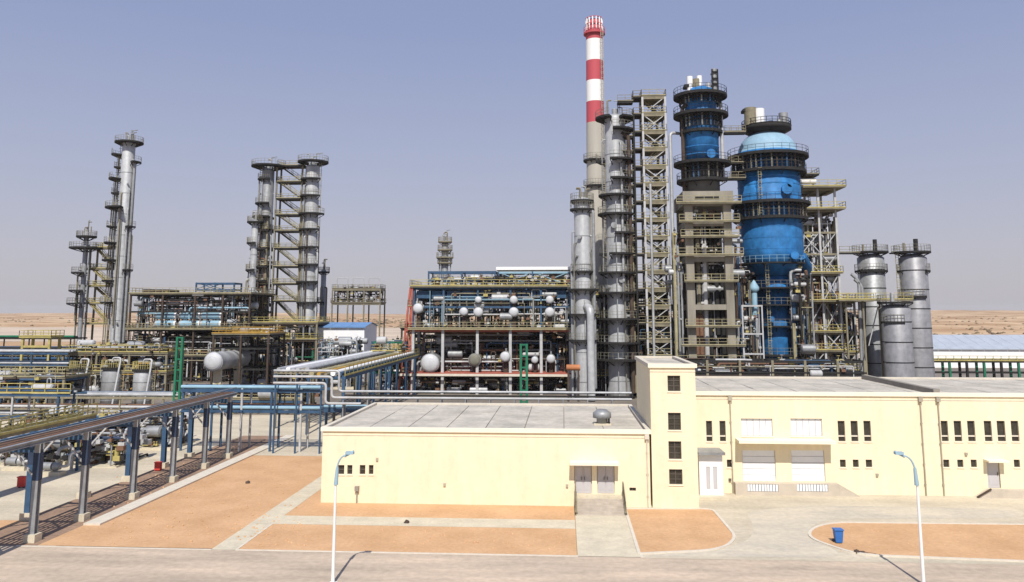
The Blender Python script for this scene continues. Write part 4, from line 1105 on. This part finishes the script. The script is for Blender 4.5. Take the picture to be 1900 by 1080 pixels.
clutter(tq, xq0, xq1, Y + 1, Y + 6, z0 + .1, z0 + 1.8, 60, [yellow, khaki, dyel, galv, blues, dark], 57, valves=160, rmax=.15)
# red stair at the left end
xr0, xr1 = PX(741, 620, Y), PX(764, 620, Y)
t = thing('red_stair', 'red primed stair tower at the left end of the middle unit', 'stair tower', (xr0, Y, 0))
for y in (Y, Y + 3):
    MB().bar((xr0, y, 0), (xr1 - .4, y, zd2), .35).build('raking_post', redp, t); MB().box(xr1 - .2, xr1 + .1, y - .15, y + .15, 0, zd2).build('post', redp if y == Y else brown, t)
zz = [0.2, zb, (zb + zd1) / 2, zd1, zm, zd2]
for i in range(5):
    f = (zz[i + 1]) / zd2; xl = xr0 + (xr1 - xr0) * f * .8
    if i < 4: deck(t, xl, xr1, Y - .2, Y + 3.2, zz[i + 1], m=redp, rm=dyel if i > 2 else redp)
    flight(t, xl + .3 if i % 2 else xr1 - .3, xr1 - .3 if i % 2 else xl + .3, zz[i], zz[i + 1], Y + .2, Y + 1.1, redp, dyel)
MB().box(PX(740, 690, Y), PX(1100, 690, Y), Y - 1.6, Y - 1.3, zb - .3, zb + .1).build('edge_beam', kerbm, t)
# small tower behind
t, cx, r = column_vessel('small distant column with two caps rising behind the middle unit', 819, 832, 445, 215, [(448, 11, 0, 360), (463, 12, 0, 360), (477, 14, 150, 390), (487, 12, 0, 360)], vref=480, m=galv2, rm=khaki, pm=khaki)

# ================================================================ RIGHT CLUSTER
# chimney
Y = 168; u = 1106
cx = PX(1106, 300, Y); s_ = S(Y)
Zc = lambda v: PZ(1106, v, Y)
t = thing('chimney', 'very tall chimney with red and white bands, tallest thing in the plant', 'chimney', (cx, Y, 0))
rt = lambda z: (16 + 5.0 * (1 - z / Zc(60))) * s_
segs = [(690, 229, chim, 'bare concrete lower shaft'), (229, 190, redb, 'lowest red band'), (190, 151, whiteb, 'lower white band'), (151, 114, redb, 'middle red band'), (114, 75, whiteb, 'upper white band'), (75, 55, redb, 'top red band')]
for va, vb, m, lb in segs:
    za = 0 if va == 690 else Zc(va); zb_ = Zc(vb)
    o = MB().lathe(cx, Y, [(rt(za), za), (rt(zb_), zb_)], 32).build('shaft_section', m, t); o['label'] = lb
zt = Zc(55); r0 = rt(zt)
platform(t, cx, Y, r0, r0 * 1.3, Zc(62), 0, 360, m=redb, rm=redb)
MB().lathe(cx, Y, [(r0 * .9, zt), (r0 * .82, Zc(38)), (r0 * .7, Zc(38))], 24).build('crown_liner', redb, t)
for i in range(14):
    a = i * 2 * math.pi / 14; x, y = cx + r0 * .97 * math.cos(a), Y + r0 * .97 * math.sin(a)
    MB().box(x - .12, x + .12, y - .12, y + .12, zt - .3, Zc(35)).build('crown_post', whiteb, t)
for v in (46, 35): MB().tube(ring_pts(cx, Y, r0 * 1.0, 0, 360, Zc(v), 24), .1, 4, False).build('crown_ring', redb, t)
for v in (297, 345): platform(t, cx, Y, rt(Zc(v)), rt(Zc(v)) * 1.35, Zc(v), 0, 360, rm=dyel)
ladder(t, cx + 1.5, Y - rt(40) - .2, 5, Zc(60), m=chim)

# slim silver column left of the chimney foot
Y = 142
t, cx, r = column_vessel('slim silver column left of the chimney foot, lower part narrower', 1066, 1097, 366, Y, [(372, 19, 0, 360), (388, 20, 150, 390), (503, 20, 0, 360), (536, 26, 0, 360), (582, 26, 0, 360), (630, 24, 0, 360)], vref=500, ladders=((17, 500, 372),), rm=dyel)
pipe(t, [(cx + 20 * S(Y), Y - 1, 2), (cx + 20 * S(Y), Y - 1, PZ(1090, 392, Y)), (cx + 8 * S(Y), Y - 1, PZ(1090, 392, Y))], .3, galv2)
pipe(t, [(cx + 12 * S(Y), Y - 3, 0.2), (cx + 12 * S(Y), Y - 3, PZ(1090, 570, Y)), (cx, Y, PZ(1090, 570, Y))], 7 * S(Y), galv, 12)
# second column
Y = 145
t, cx, r = column_vessel('thick silver column with many landings standing right of the chimney', 1125, 1164, 212, Y,
    [(219, 34, -70, 250), (241, 33, -100, 60), (297, 34, -110, 190), (332, 33, -110, 100), (362, 30, 0, 360), (397, 32, 100, 330), (432, 30, -100, 120), (470, 30, -120, 190), (505, 32, 0, 360), (542, 33, 0, 360), (590, 36, 0, 360), (634, 38, 0, 360), (665, 40, 0, 360)],
    vref=440, ladders=((23, 640, 241), (-22, 500, 297)), rm=dyel)
pipe(t, [(cx + 24 * S(Y), Y - 1.5, 1), (cx + 24 * S(Y), Y - 1.5, PZ(1150, 255, Y)), (cx + 8 * S(Y), Y - 1, PZ(1150, 250, Y))], .38, brown)
pipe(t, [(cx + 28 * S(Y), Y - .5, 1), (cx + 28 * S(Y), Y - .5, PZ(1150, 420, Y)), (cx + 8 * S(Y), Y - .5, PZ(1150, 420, Y))], .28, dyel)
for v, a in ((300, 1), (420, -1), (520, 1)):
    MB().tube([(cx + a * .6, Y - r - .5, PZ(1145, v, Y)), (cx + a * .6, Y - r + .3, PZ(1145, v, Y))], .55, 12).build('manhole', galv2, t)

# lattice stair tower
Y = 143
x0, x1 = PX(1197, 420, Y), PX(1240, 420, Y)
lv = [662, 632, 602, 570, 538, 505, 473, 441, 408, 375, 342, 310, 277, 245, 212, 180]
zs = [PZ(1220, v, Y) for v in lv]
t = frame('tall pale lattice stair tower between the thick silver column and the blue vessel', [x0, x1], [Y, Y + 4.5], zs, lgrey, khaki, [(i, .15) for i in range(len(zs))], brace=[(0, i, 'x' if i % 3 else '/') for i in range(0, len(zs))], bmat=lgrey, rm=dyel, dm=khaki, name='lattice_tower', cat='stair tower')
for i in range(len(zs) - 1):
    a, b_ = (x0 + .3, x1 - .3) if i % 2 else (x1 - .3, x0 + .3)
    yy = Y + .6 if i % 2 else Y + 2.6
    flight(t, a, b_, zs[i] + .2, zs[i + 1] + .1, yy, yy + 1, khaki, dyel)
    deck(t, x0 - 1.6, x0 - .2, Y + .3, Y + 3.5, zs[i + 1] + .2, m=dark, rm=khaki, sides='fl')
    deck(t, x0 - 3.6 - (i % 3) * .4, x0 - 1.62, Y + .6, Y + 2.4, zs[i + 1] - .5 + .4 * (i % 2), m=dark, rm=khaki, sides='f', th=.35)
MB().box(x0 - 1.75, x0 - 1.45, Y - .05, Y + .25, 0, zs[-2]).build('post', dark, t)
MB().box(x0 - 1.75, x0 - 1.45, Y + 3.2, Y + 3.5, 0, zs[-3]).build('post', dark, t)
for i in range(0):
    pass
pipe(t, [(x0 + 1.0, Y - .6, 1), (x0 + 1.0, Y - .6, zs[10])], .22, galv)
pipe(t, [(x1 + .8, Y + .5, 1), (x1 + .8, Y + .5, zs[13]), (x1 + 2.5, Y + 1.5, zs[13])], .3, galv)
pipe(t, [(x1 - .9, Y + 4.9, 1), (x1 - .9, Y + 4.9, zs[14])], .3, galv2)
clutter(t, x0 - 1.5, x1, Y + .5, Y + 6, .5, zs[3], 40, DARKM, 61, valves=60)
# frame of piping between columns, lower part
xs = [PX(u, 620, 138) for u in (1102, 1145, 1190, 1250)]
t = frame('dark lower pipe frame crossing in front of the columns behind the stair tower roof', xs, [147.5, 153], [PZ(1150, v, 148) for v in (700, 660, 625, 590, 550)], khaki, dark, [(i, .4) for i in range(5)], rm=yellow, dm=dark)
clutter(t, xs[0], xs[-1], 147, 155, .5, PZ(1150, 540, 148), 140, DARKM + [dyel, amber], 62, valves=200)
tw = thing('orange_vessel', 'small orange vessel lying low before the slim silver column', 'vessel', (PX(1062, 682, 140), 140, 0))
g = P(1062, 682, 139)
MB().tube([(g.x - 1.0, 139, g.z), (g.x + 1.3, 139, g.z)], .5, 14).build('shell', orange, tw)
for dx in (-.7, 1): MB().box(g.x + dx - .15, g.x + dx + .15, 138.6, 139.4, 0, g.z - .4).build('leg', brown, tw)

# concrete reactor frame
Y = 139; dep = 9
xa, xb = PX(1280, 500, Y), PX(1352, 500, Y)
t = thing('concrete_frame', 'tall pale concrete portal frame carrying the narrower blue vessel', 'concrete structure', ((xa + xb) / 2, Y, 0))
ztop = PZ(1315, 356, Y)
for x in (xa, xb):
    for y in (Y, Y + dep): MB().box(x - .66, x + .66, y - .66, y + .66, 0, ztop - 2.4).build('column', concw, t)
MB().box(xa - 1.0, xb + 1.0, Y - 1.0, Y + dep + 1.0, ztop - 2.4, ztop).build('ring_beam', concw, t)
MB().box(PX(1288, 370, Y), PX(1332, 370, Y), Y - 1.05, Y - .9, PZ(1315, 371, Y), PZ(1315, 366, Y)).build('recess_shade', dark, t)  # dark strip on the beam face, painted in for the shade of a hollow
for v in (410, 476, 565):
    z = PZ(1315, v, Y)
    for y in (Y, Y + dep): MB().box(xa + .66, xb - .66, y - .5, y + .5, z - .9, z).build('tie_beam', concw, t)
    for x in (xa, xb): MB().box(x - .6, x + .6, Y + .75, Y + dep - .75, z - 1.0, z).build('tie_beam', concw, t)
for v, e in ((378, 2.2), (412, 1.8), (440, 1.6), (474, 2.2), (522, 1.2), (605, 1.2), (640, 2.0), (672, 2.5)):
    z = PZ(1315, v, Y)
    MB().box(xa - e, xb + e, Y - 1.8, Y - .78, z - .2, z).build('gallery', khaki, t)
    rb = MB(); railing(rb, [(xa - e, Y - 1.8, z), (xb + e, Y - 1.8, z)]); rb.build('railing', dyel, t)
    MB().box(xa + .8, xb - .8, Y + .8, Y + dep - .8, z - .2, z - .003).build('floor', dark, t)
clutter(t, xa + .9, xb - .9, Y + .9, Y + 6, 1, ztop - 3, 180, DARKM + [dark, brown, dark], 65, valves=240, rmax=.45)
clutter(t, xa - 2.5, xa - 1, Y, Y + 6, 1, ztop - 6, 26, PIPEM, 66, valves=30, rmax=.3)
clutter(t, xb + .9, xb + 2.5, Y - .5, Y + 5, 1, ztop - 6, 34, PIPEM, 67, valves=40, rmax=.3)
# narrower blue vessel on it
vx = PX(1302, 250, 143); vy = Y + 4.5; s_ = S(vy)
Zv = lambda v: PZ(1302, v, vy)
tv = thing('blue_vessel', 'narrower blue reactor vessel on the concrete frame, with grey skirt', 'reactor', (vx, vy, ztop))
r = 31.5 * s_
shell(tv, vx, vy, [(r * .98, ztop + .01), (r * .98, Zv(302))], galv2, 32, 'skirt', 'grey skirt below the blue shell').data.materials[0] = mat('grey_skirt', (.12, .12, .12), .8, var=.3)
shell(tv, vx, vy, [(r, Zv(303)), (r, Zv(222)), (r * .93, Zv(218)), (r * .93, Zv(180)), (r * .8, Zv(168)), (r * .4, Zv(162))], vblue, 36)
for v, rp, a0, a1 in ((178, 50, 0, 360), (213, 51, 0, 360), (245, 40, 60, 380), (303, 53, 0, 360), (335, 48, 60, 330)):
    platform(tv, vx, vy, r * .95, rp * s_, Zv(v), a0, a1, rm=dark, th=.5)
bands(tv, vx, vy, r, [Zv(v) for v in (290, 276, 258, 243)], vblue, .18)
MB().tube([(vx + 1.0, vy - r - .7, Zv(292)), (vx + 1.0, vy - r + .4, Zv(292))], .8, 14).build('manhole', vblue, tv)
for dx, vt, rr, m in ((-20, 145, .55, whitep), (-8, 150, .7, khaki), (-2, 144, .5, whitep), (14, 158, .5, galv), (26, 132, .55, galv2), (30, 150, .3, dark)):
    MB().tube([(vx + dx * s_, vy - 1, Zv(178)), (vx + dx * s_, vy - 1, Zv(vt))], rr, 10).build('top_nozzle', m, tv)
MB().box(vx - 31 * s_, vx - 16 * s_, vy - 1.5, vy + .5, Zv(165), Zv(160)).build('top_frame', dark, tv)
for v in (140, 152, 162):
    MB().box(vx + 21 * s_, vx + 31 * s_, vy - 1.8, vy, Zv(v), Zv(v) + .25).build('hoist_frame', dark, tv)
for dx in (21, 31): MB().box(vx + dx * s_ - .1, vx + dx * s_ + .1, vy - 1.8, vy - 1.6, Zv(178), Zv(134)).build('hoist_post', dark, tv)
pipe(tv, [(vx - 36 * s_, vy - 1, 2), (vx - 36 * s_, vy - 1, Zv(200)), (vx - 20 * s_, vy - 1, Zv(195))], .35, brown)
pipe(tv, [(vx + 36 * s_, vy - 1, Zv(340)), (vx + 36 * s_, vy - 1, Zv(190)), (vx + 20 * s_, vy - 1, Zv(190))], .3, lgrey)

# (vessel gallery posts are added with the reactor's, below)
VES = (tv, vx, vy, 38 * S(vy), [(Zv(240), Zv(216), 30), (Zv(334), Zv(306), 26), (Zv(196), Zv(181), 30)])
# big blue reactor
Y = 147; s_ = S(Y); bx = PX(1428, 380, Y); Zv = lambda v: PZ(1428, v, Y)
t = thing('blue_reactor', 'biggest blue reactor vessel with pale dome and dark ring galleries', 'reactor', (bx, Y, 0))
r = 56 * s_; rl = 29 * s_
dz = Zv(285); 
shell(t, bx, Y, [(r * .97, dz - .3), (r * .97, dz)] + [(r * .95 * math.cos(a), dz + (Zv(243) - dz) * math.sin(a)) for a in [R(k) for k in range(0, 86, 10)]], dblue, 40, 'dome', 'pale blue domed top')
MB().lathe(bx, Y, [(r * .55, Zv(250)), (r * .80, Zv(243)), (r * .80, Zv(236)), (r * .1, Zv(236))], 32).build('top_deck', dark, t)
shell(t, bx, Y, [(r * .60, Zv(512)), (r * .97, Zv(480)), (r, Zv(470)), (r, dz)], vblue, 44)
shell(t, bx, Y, [(rl, 0.02), (rl, Zv(508))], vblue, 36, 'lower_shell', 'narrower blue lower leg of the reactor')
for v, ro, a0, a1, rm_ in ((291, 73, 0, 360, dark), (320, 68, 0, 360, dark), (378, 72, 0, 360, dark), (406, 67, 0, 360, dark), (489, 60, 0, 360, lblue), (534, 54, 150, 390, dyel), (565, 52, 150, 390, dyel), (604, 44, 180, 380, dyel), (656, 56, 150, 390, dyel)):
    rin = r if v < 480 else rl
    platform(t, bx, Y, rin * .98, ro * s_, Zv(v), a0, a1, rm=rm_, th=.5 if v < 480 else .25)
bands(t, bx, Y, r, [Zv(v) for v in (335, 348, 368, 425, 445, 465)], vblue, .2)
def slats(t, cx, cy, rr, z0, z1, n, seed):
    q = random.Random(seed)
    for i in range(n):
        a = 2 * math.pi * i / n; 
        if math.sin(a) > .5: continue
        x, y = cx + rr * math.cos(a), cy + rr * math.sin(a)
        MB().box(x - .13, x + .13, y - .13, y + .13, z0, z1).build('gallery_post', q.choice((dark, dark, brown, colr, blues)), t)
    MB().tube(ring_pts(cx, cy, rr + .02, 150, 390, (z0 + z1) / 2, 20), .16, 4, False).build('gallery_ring', dark, t)
    MB().tube(ring_pts(cx, cy, rr + .02, 150, 390, z0 + (z1 - z0) * .8, 20), .2, 4, False).build('gallery_ring', dark, t)
for (a_, b_, n_) in VES[4]: slats(VES[0], VES[1], VES[2], VES[3], a_, b_, n_, n_)
slats(t, bx, Y, 64 * s_, Zv(320), Zv(296), 44, 1); slats(t, bx, Y, 63 * s_, Zv(406), Zv(383), 44, 2)
rb = MB(); railing(rb, ring_pts(bx, Y, r * .79, 0, 360, Zv(237), 28), step=1.0); rb.build('railing', dark, t)
for dx, v, rr in ((16, 360, .9), (22, 352, .5), (24, 478, .7), (-14, 592, .5)):
    MB().tube([(bx + dx * s_, Y - (r if v < 500 else rl) - .7, Zv(v)), (bx + dx * s_, Y - (r if v < 500 else rl) + .9, Zv(v))], rr, 16).build('manhole', vblue, t)
for dx, v0, v1, rr, m in ((-32, 236, 204, 1.1, khaki), (-16, 236, 206, .95, whitep), (-25, 236, 215, .5, dark), (28, 236, 214, .8, galv2), (20, 236, 226, .4, lgrey), (4, 236, 228, .5, blues)):
    MB().tube([(bx + dx * s_, Y - 1.5, Zv(v0)), (bx + dx * s_, Y - 1.5, Zv(v1))], rr, 12).build('top_nozzle', m, t)
MB().box(bx - 46 * s_, bx - 28 * s_, Y - 2, Y, Zv(211), Zv(206)).build('top_frame', dark, t)
# thick transfer lines
pipe(t, [(bx + 46 * s_, Y - 3.0, Zv(478)), (bx + 62 * s_, Y - 1, Zv(498)), (bx + 62 * s_, Y + 3, Zv(510))], .8, vblue, 12)
pipe(t, [(bx - 49 * s_, Y - 6, 1), (bx - 49 * s_, Y - 6, Zv(545))], 5 * s_, lblue, 12)
MB().lathe(bx - 49 * s_, Y - 6, [(3 * s_, Zv(545)), (9 * s_, Zv(540)), (9 * s_, Zv(535)), (3 * s_, Zv(525)), (.1, Zv(522))], 14).build('valve_body', lblue, t)
ladder(t, bx - 30 * s_, Y - r - 0.2, Zv(405), Zv(321)); ladder(t, bx - 20 * s_, Y - rl - 1.2, 3, Zv(489))
# bridges between the vessels
for v, lb in ((247, 'upper'), (303, 'middle'), (332, 'lower')):
    tb = thing('foot_bridge', lb + ' dark footbridge joining the two blue vessels', 'footbridge', (PX(1350, v, 144), 144, 0), 'footbridges between the blue vessels')
    deck(tb, PX(1342, v, 144), PX(1382, v, 144), 143.2, 144.6, PZ(1360, v, 144), m=dark, rm=khaki, sides='fb')
# frame of pipes around the foot of the reactor
xs = [PX(u, 600, 140) for u in (1372, 1408)]
t = frame('white hooped pipe stand beside the lower part of the big blue reactor', xs, [137.5, 140], [PZ(1390, v, 138) for v in (655, 618, 566)], lgrey, lgrey, cw=.22, bw=.2, name='pipe_stand', cat='pipe stand')
clutter(t, xs[0], xs[-1], 137.6, 140, .5, PZ(1390, 570, 138), 16, PIPEM, 71, valves=30)
xs = [PX(u, 600, 150) for u in (1365, 1400, 1460, 1500)]
t = frame('dark steel frame crowded with pipes around the foot of the big blue reactor', xs, [150.5, 157], [PZ(1430, v, 150) for v in (690, 656, 604, 565, 534, 500)], brown, dark, [(i, .5) for i in range(6)], rm=dyel, dm=dark)
clutter(t, xs[0], xs[-1], 151, 158, .5, PZ(1430, 490, 150), 150, DARKM + [dyel], 72, valves=200, rmax=.35)
clutter(t, PX(1365, 600, 143), PX(1398, 600, 143), 140, 146, .5, PZ(1430, 500, 143), 60, DARKM, 73, valves=60, rmax=.3)
clutter(t, PX(1468, 600, 143), PX(1500, 600, 143), 140, 146, .5, PZ(1430, 500, 143), 64, DARKM + [dyel], 74, valves=60, rmax=.3)
# equipment row behind the workshop roof edge
xs = [PX(u, 680, 125) for u in (1250, 1310, 1370, 1430, 1490, 1550, 1600)]
t = frame('long low khaki pipe frame just behind the workshop roof', xs, [124, 129], [PZ(1430, 692, 125), PZ(1430, 668, 125)], khaki, dark, [(0, .2, 'b')], rm=colr, dm=dark)
clutter(t, xs[0], xs[-1], 123.8, 129, 3, PZ(1430, 668, 125), 110, DARKM + [lgrey, dyel, galv], 75, valves=160)

# right frame beside reactor
Y = 150
xs = [PX(u, 500, Y) for u in (1490, 1524, 1556)]
lv = [692, 652, 617, 560, 508, 470, 430, 390, 350]
zs = [PZ(1525, v, Y) for v in lv]
t = frame('tall grey lattice frame with overhanging top decks right of the big blue reactor', xs, [Y, Y + 8], zs, lgrey, khaki, [(0, .5), (1, .5), (2, .6), (3, 2.0), (4, .6), (7, 1.4), (8, 1.6)], brace=[(0, 6, 'x'), (1, 5, 'x'), (1, 3, 'x'), (0, 3, '/'), (1, 2, 'x'), (0, 1, 'x'), (1, 0, '\\'), (1, 6, '/'), (0, 5, '\\'), (1, 4, 'x')], bmat=lgrey, rm=yellow, dm=khaki)
clutter(t, xs[0], xs[-1], Y + .5, Y + 7, .5, zs[4], 130, DARKM + [dyel, galv], 81, valves=160, rmax=.3)
clutter(t, xs[0], xs[-1], Y + .5, Y + 7, zs[4], zs[7] - .5, 70, [galv, lgrey, whitep, khaki, dark, brown, galv2], 82, valves=100, rmax=.3)
deck(t, PX(1480, 330, Y), PX(1522, 330, Y), Y + .5, Y + 6, PZ(1500, 322, Y), m=dark, rm=khaki)
MB().tube([(PX(1482, 337, Y), Y + 1.5, PZ(1500, 334, Y)), (PX(1518, 337, Y), Y + 1.5, PZ(1500, 334, Y))], .55, 12).build('cross_pipe', whitep, t)
for u in (1490, 1515): MB().box(PX(u, 330, Y) - .12, PX(u, 330, Y) + .12, Y + 2, Y + 2.3, zs[-1], PZ(1500, 322, Y) - .25).build('post', khaki, t)
MB().tube([(xs[1] - 1.2, Y + 2, 1), (xs[1] - 1.2, Y + 2, zs[3])], .9, 14).build('riser_duct', galv2, t)
MB().tube([(xs[1] + 1.1, Y + 4, zs[3]), (xs[1] + 1.1, Y + 4, zs[7])], .7, 14).build('riser_duct', galv, t)
# outer frame from 1555 to 1620
xs2 = [PX(u, 620, 152) for u in (1562, 1588)]
t = frame('low grey braced frame between the lattice frame and the silos', xs2, [152, 158], [PZ(1575, v, 152) for v in (690, 655, 615, 560)], lgrey, khaki, [(0, .3), (1, .3), (3, 2.6)], brace=[(0, 1, 'x'), (0, 2, '/')], bmat=lgrey, rm=yellow)
clutter(t, xs2[0], xs2[1], 152, 157, .5, PZ(1575, 565, 152), 36, DARKM + [galv, whitep], 84, valves=60)
for u, vt in ((1597, 510), (1603, 520)):
    pipe(t, [(PX(u - 14, vt - 2, 150), 151, PZ(u, vt - 2, 150)), (PX(u, vt + 8, 150), 151, PZ(u, vt + 10, 150)), (PX(u, 600, 150), 151, 1)], .28, galv2)

# silos
def silo(label, u0, u1, vt, Y, vref, ring_vs, m=silom):
    uc = (u0 + u1) / 2; cx = PX(uc, vref, Y); s_ = S(Y); r = (u1 - u0) / 2 * s_; zt = PZ(uc, vt, Y)
    t = thing('silo', label, 'silo', (cx, Y, 0), 'silver silos at the right of the plant')
    shell(t, cx, Y, [(r * .98, 0), (r, .4), (r, zt - .9), (r * .7, zt - .3), (r * .2, zt)], m, 30)
    bands(t, cx, Y, r, [zt - 3.2 - 3.4 * i for i in range(int(zt / 3.4) - 1)], dark, .16)
    for v, ro, a0, a1 in ring_vs: platform(t, cx, Y, r * .5 if v < vt + 3 else r, ro * s_, PZ(uc, v, Y), a0, a1, rm=dyel)
    return t, cx, r, zt
t, sx1, r, zt = silo('rear left silver silo with capped top, half in shade', 1598, 1644, 470, 155, 580, [(467, 31, 0, 360), (502, 28, 150, 390)], galv2)
MB().tube([(sx1 + .6, 154, zt), (sx1 + .6, 154, zt + 2.5)], .38, 10).build('filter_unit', dark, t)
MB().tube([(sx1 - 1.6, 154, zt), (sx1 - 1.6, 154, zt + 1.6)], .2, 8).build('vent', khaki, t)
t, sx2, r, zt = silo('tall silver silo at the right end with dark hoop bands', 1675, 1722, 470, 150, 560, [(467, 31, 0, 360), (502, 28, -60, 200), (549, 28, 120, 290)])
MB().tube([(sx2 + .3, 149, zt), (sx2 + .3, 149, zt + 2.5)], .4, 10).build('filter_unit', dark, t)
MB().tube([(sx2 - 1.8, 149, zt), (sx2 - 1.8, 149, zt + 1.8)], .2, 8).build('vent', khaki, t)
ladder(t, sx2 - r - .4, 150, 5, zt)
t, sx3, r, zt = silo('shorter silver silo in front between the two tall ones', 1640, 1690, 563, 144, 630, [(560, 30, 100, 330), (596, 27, 180, 280)])
MB().tube([(sx3 - .8, 143, zt - .3), (sx3 - .8, 143, zt + 1.8)], .35, 10).build('filter_unit', galv, t)
tb = thing('silo_gallery', 'yellow railed gallery crossing in front of the silos', 'walkway', (PX(1620, 555, 147), 147, 0))
z = PZ(1620, 556, 147)
deck(tb, PX(1555, 556, 147), PX(1692, 556, 147), 146.5, 148.0, z, m=khaki, rm=yellow, sides='f')
for u in (1570, 1602, 1632): MB().box(PX(u, 600, 148) - .14, PX(u, 600, 148) + .14, 147.6, 147.9, 0, z - .26).build('post', khaki, tb)
MB().bar((PX(1610, 610, 147), 147, z - 8), (PX(1632, 570, 147), 147, z - .3), .15).build('brace', lgrey, tb)
tb = thing('silo_bridge', 'thin footbridge linking the lattice frame and silo tops', 'footbridge', (PX(1600, 467, 152), 152, 0))
z = PZ(1600, 469, 152)
deck(tb, PX(1556, 467, 152), PX(1594, 467, 152), 151.5, 152.6, z, m=dark, rm=khaki, sides='f')
deck(tb, PX(1652, 467, 152), PX(1668, 467, 152), 151.5, 152.6, z, m=dark, rm=khaki, sides='f')

# far right: blue roofed shed and yellow rack
shed('long white shed with pale blue roof at far right behind the yellow rack', PX(1722, 640, 232), PX(2150, 640, 232), 232, 256, PZ(1800, 647, 232), PZ(1800, 621, 244))
Yr = 168
xs0, xs1_ = PX(1726, 670, Yr), PX(1990, 670, Yr)
t = thing('yellow_rack', 'yellow-topped low rack on dark posts at far right behind the workshop roof', 'pipe rack', (xs0, Yr, 0))
z1, z2 = PZ(1800, 670, Yr), PZ(1800, 691, Yr)
u = 1730
while u < 1990:
    x = PX(u, 680, Yr)
    for y in (Yr, Yr + 3): MB().box(x - .2, x + .2, y - .2, y + .2, 0, z1 - .32).build('leg', green if (u // 32) % 2 else dark, t)
    u += 32
for y in (Yr, Yr + 3):
    MB().box(xs0, xs1_, y - .15, y + .15, z1 - .3, z1).build('beam', dark, t); MB().box(xs0, xs1_, y - .1, y + .1, z2 - .2, z2).build('beam', dark, t)
for i, m in enumerate((dyel, yellow, dyel, whitep)): MB().tube([(xs0, Yr + .3 + i * .8, z1 + .25), (xs1_, Yr + .3 + i * .8, z1 + .25)], .24, 8).build('pipe', m, t)
rb = MB(); railing(rb, [(xs0, Yr - .15, z1), (xs1_, Yr - .15, z1)], h=1.0, t=.1); rb.build('railing', yellow, t)
# back wall behind it
t = thing('boundary_wall', 'long pale low wall between the plant and the desert', 'wall', (-250, 262, 0))
MB().box(-260, 240, 262, 262.3, 0, 2.6).build('wall', kerbm, t)

# ================================================================ DENSE BACK UNITS (what is seen through the front frames)
for lb, ua, ub, Yb, dp, zt_, nn, sd in (
    ('dark pipe alley standing behind the red-framed middle unit', 745, 1075, 166, 10, 11.5, 200, 91),
    ('dark pipe alley standing behind the left process frame', 225, 480, 190, 8, 11, 150, 92),
    ('dark pipe alley behind the silver columns and lattice stair tower', 1085, 1290, 160, 8, 13, 170, 93),
    ('dark pipe alley behind the reactor frames on the right', 1350, 1600, 164, 8, 14, 160, 94),
    ('dark low pipe alley at far left beyond the racks', -60, 150, 176, 8, 5.5, 90, 95)):
    n_ = 6; xs = [PX(ua + (ub - ua) * i / (n_ - 1), 640, Yb) for i in range(n_)]
    t = frame(lb, xs, [Yb, Yb + dp], [zt_ * .4, zt_ * .72, zt_], brown, dark, [(0, .2, 'f'), (1, .2, 'f'), (2, .3)], rm=dyel, dm=dark, name='pipe_alley')
    clutter(t, xs[0], xs[-1], Yb - .3, Yb + dp, .2, zt_ + .6, nn, [dark, brown, dark, blues, galv2, khaki, brown, rust], sd, valves=200, rmax=.4)

# thin desert dust in the air: one closed box round everything below the sky
hz = MB(); hz.box(-9000, 9000, -300, 8000, -2.0, 92.0); ho = hz.build('haze', MATS['pale_concrete']); ho['kind'] = 'stuff'
hm = bpy.data.materials.new('dust_haze'); hm.use_nodes = True; hn = hm.node_tree; hn.nodes.clear()
oo = hn.nodes.new('ShaderNodeOutputMaterial'); pv = hn.nodes.new('ShaderNodeVolumePrincipled')
pv.inputs['Color'].default_value = (.94, .93, .95, 1); pv.inputs['Density'].default_value = 0.00007; pv.inputs['Anisotropy'].default_value = 0.0
hn.links.new(pv.outputs[0], oo.inputs['Volume']); ho.data.materials.clear(); ho.data.materials.append(hm)
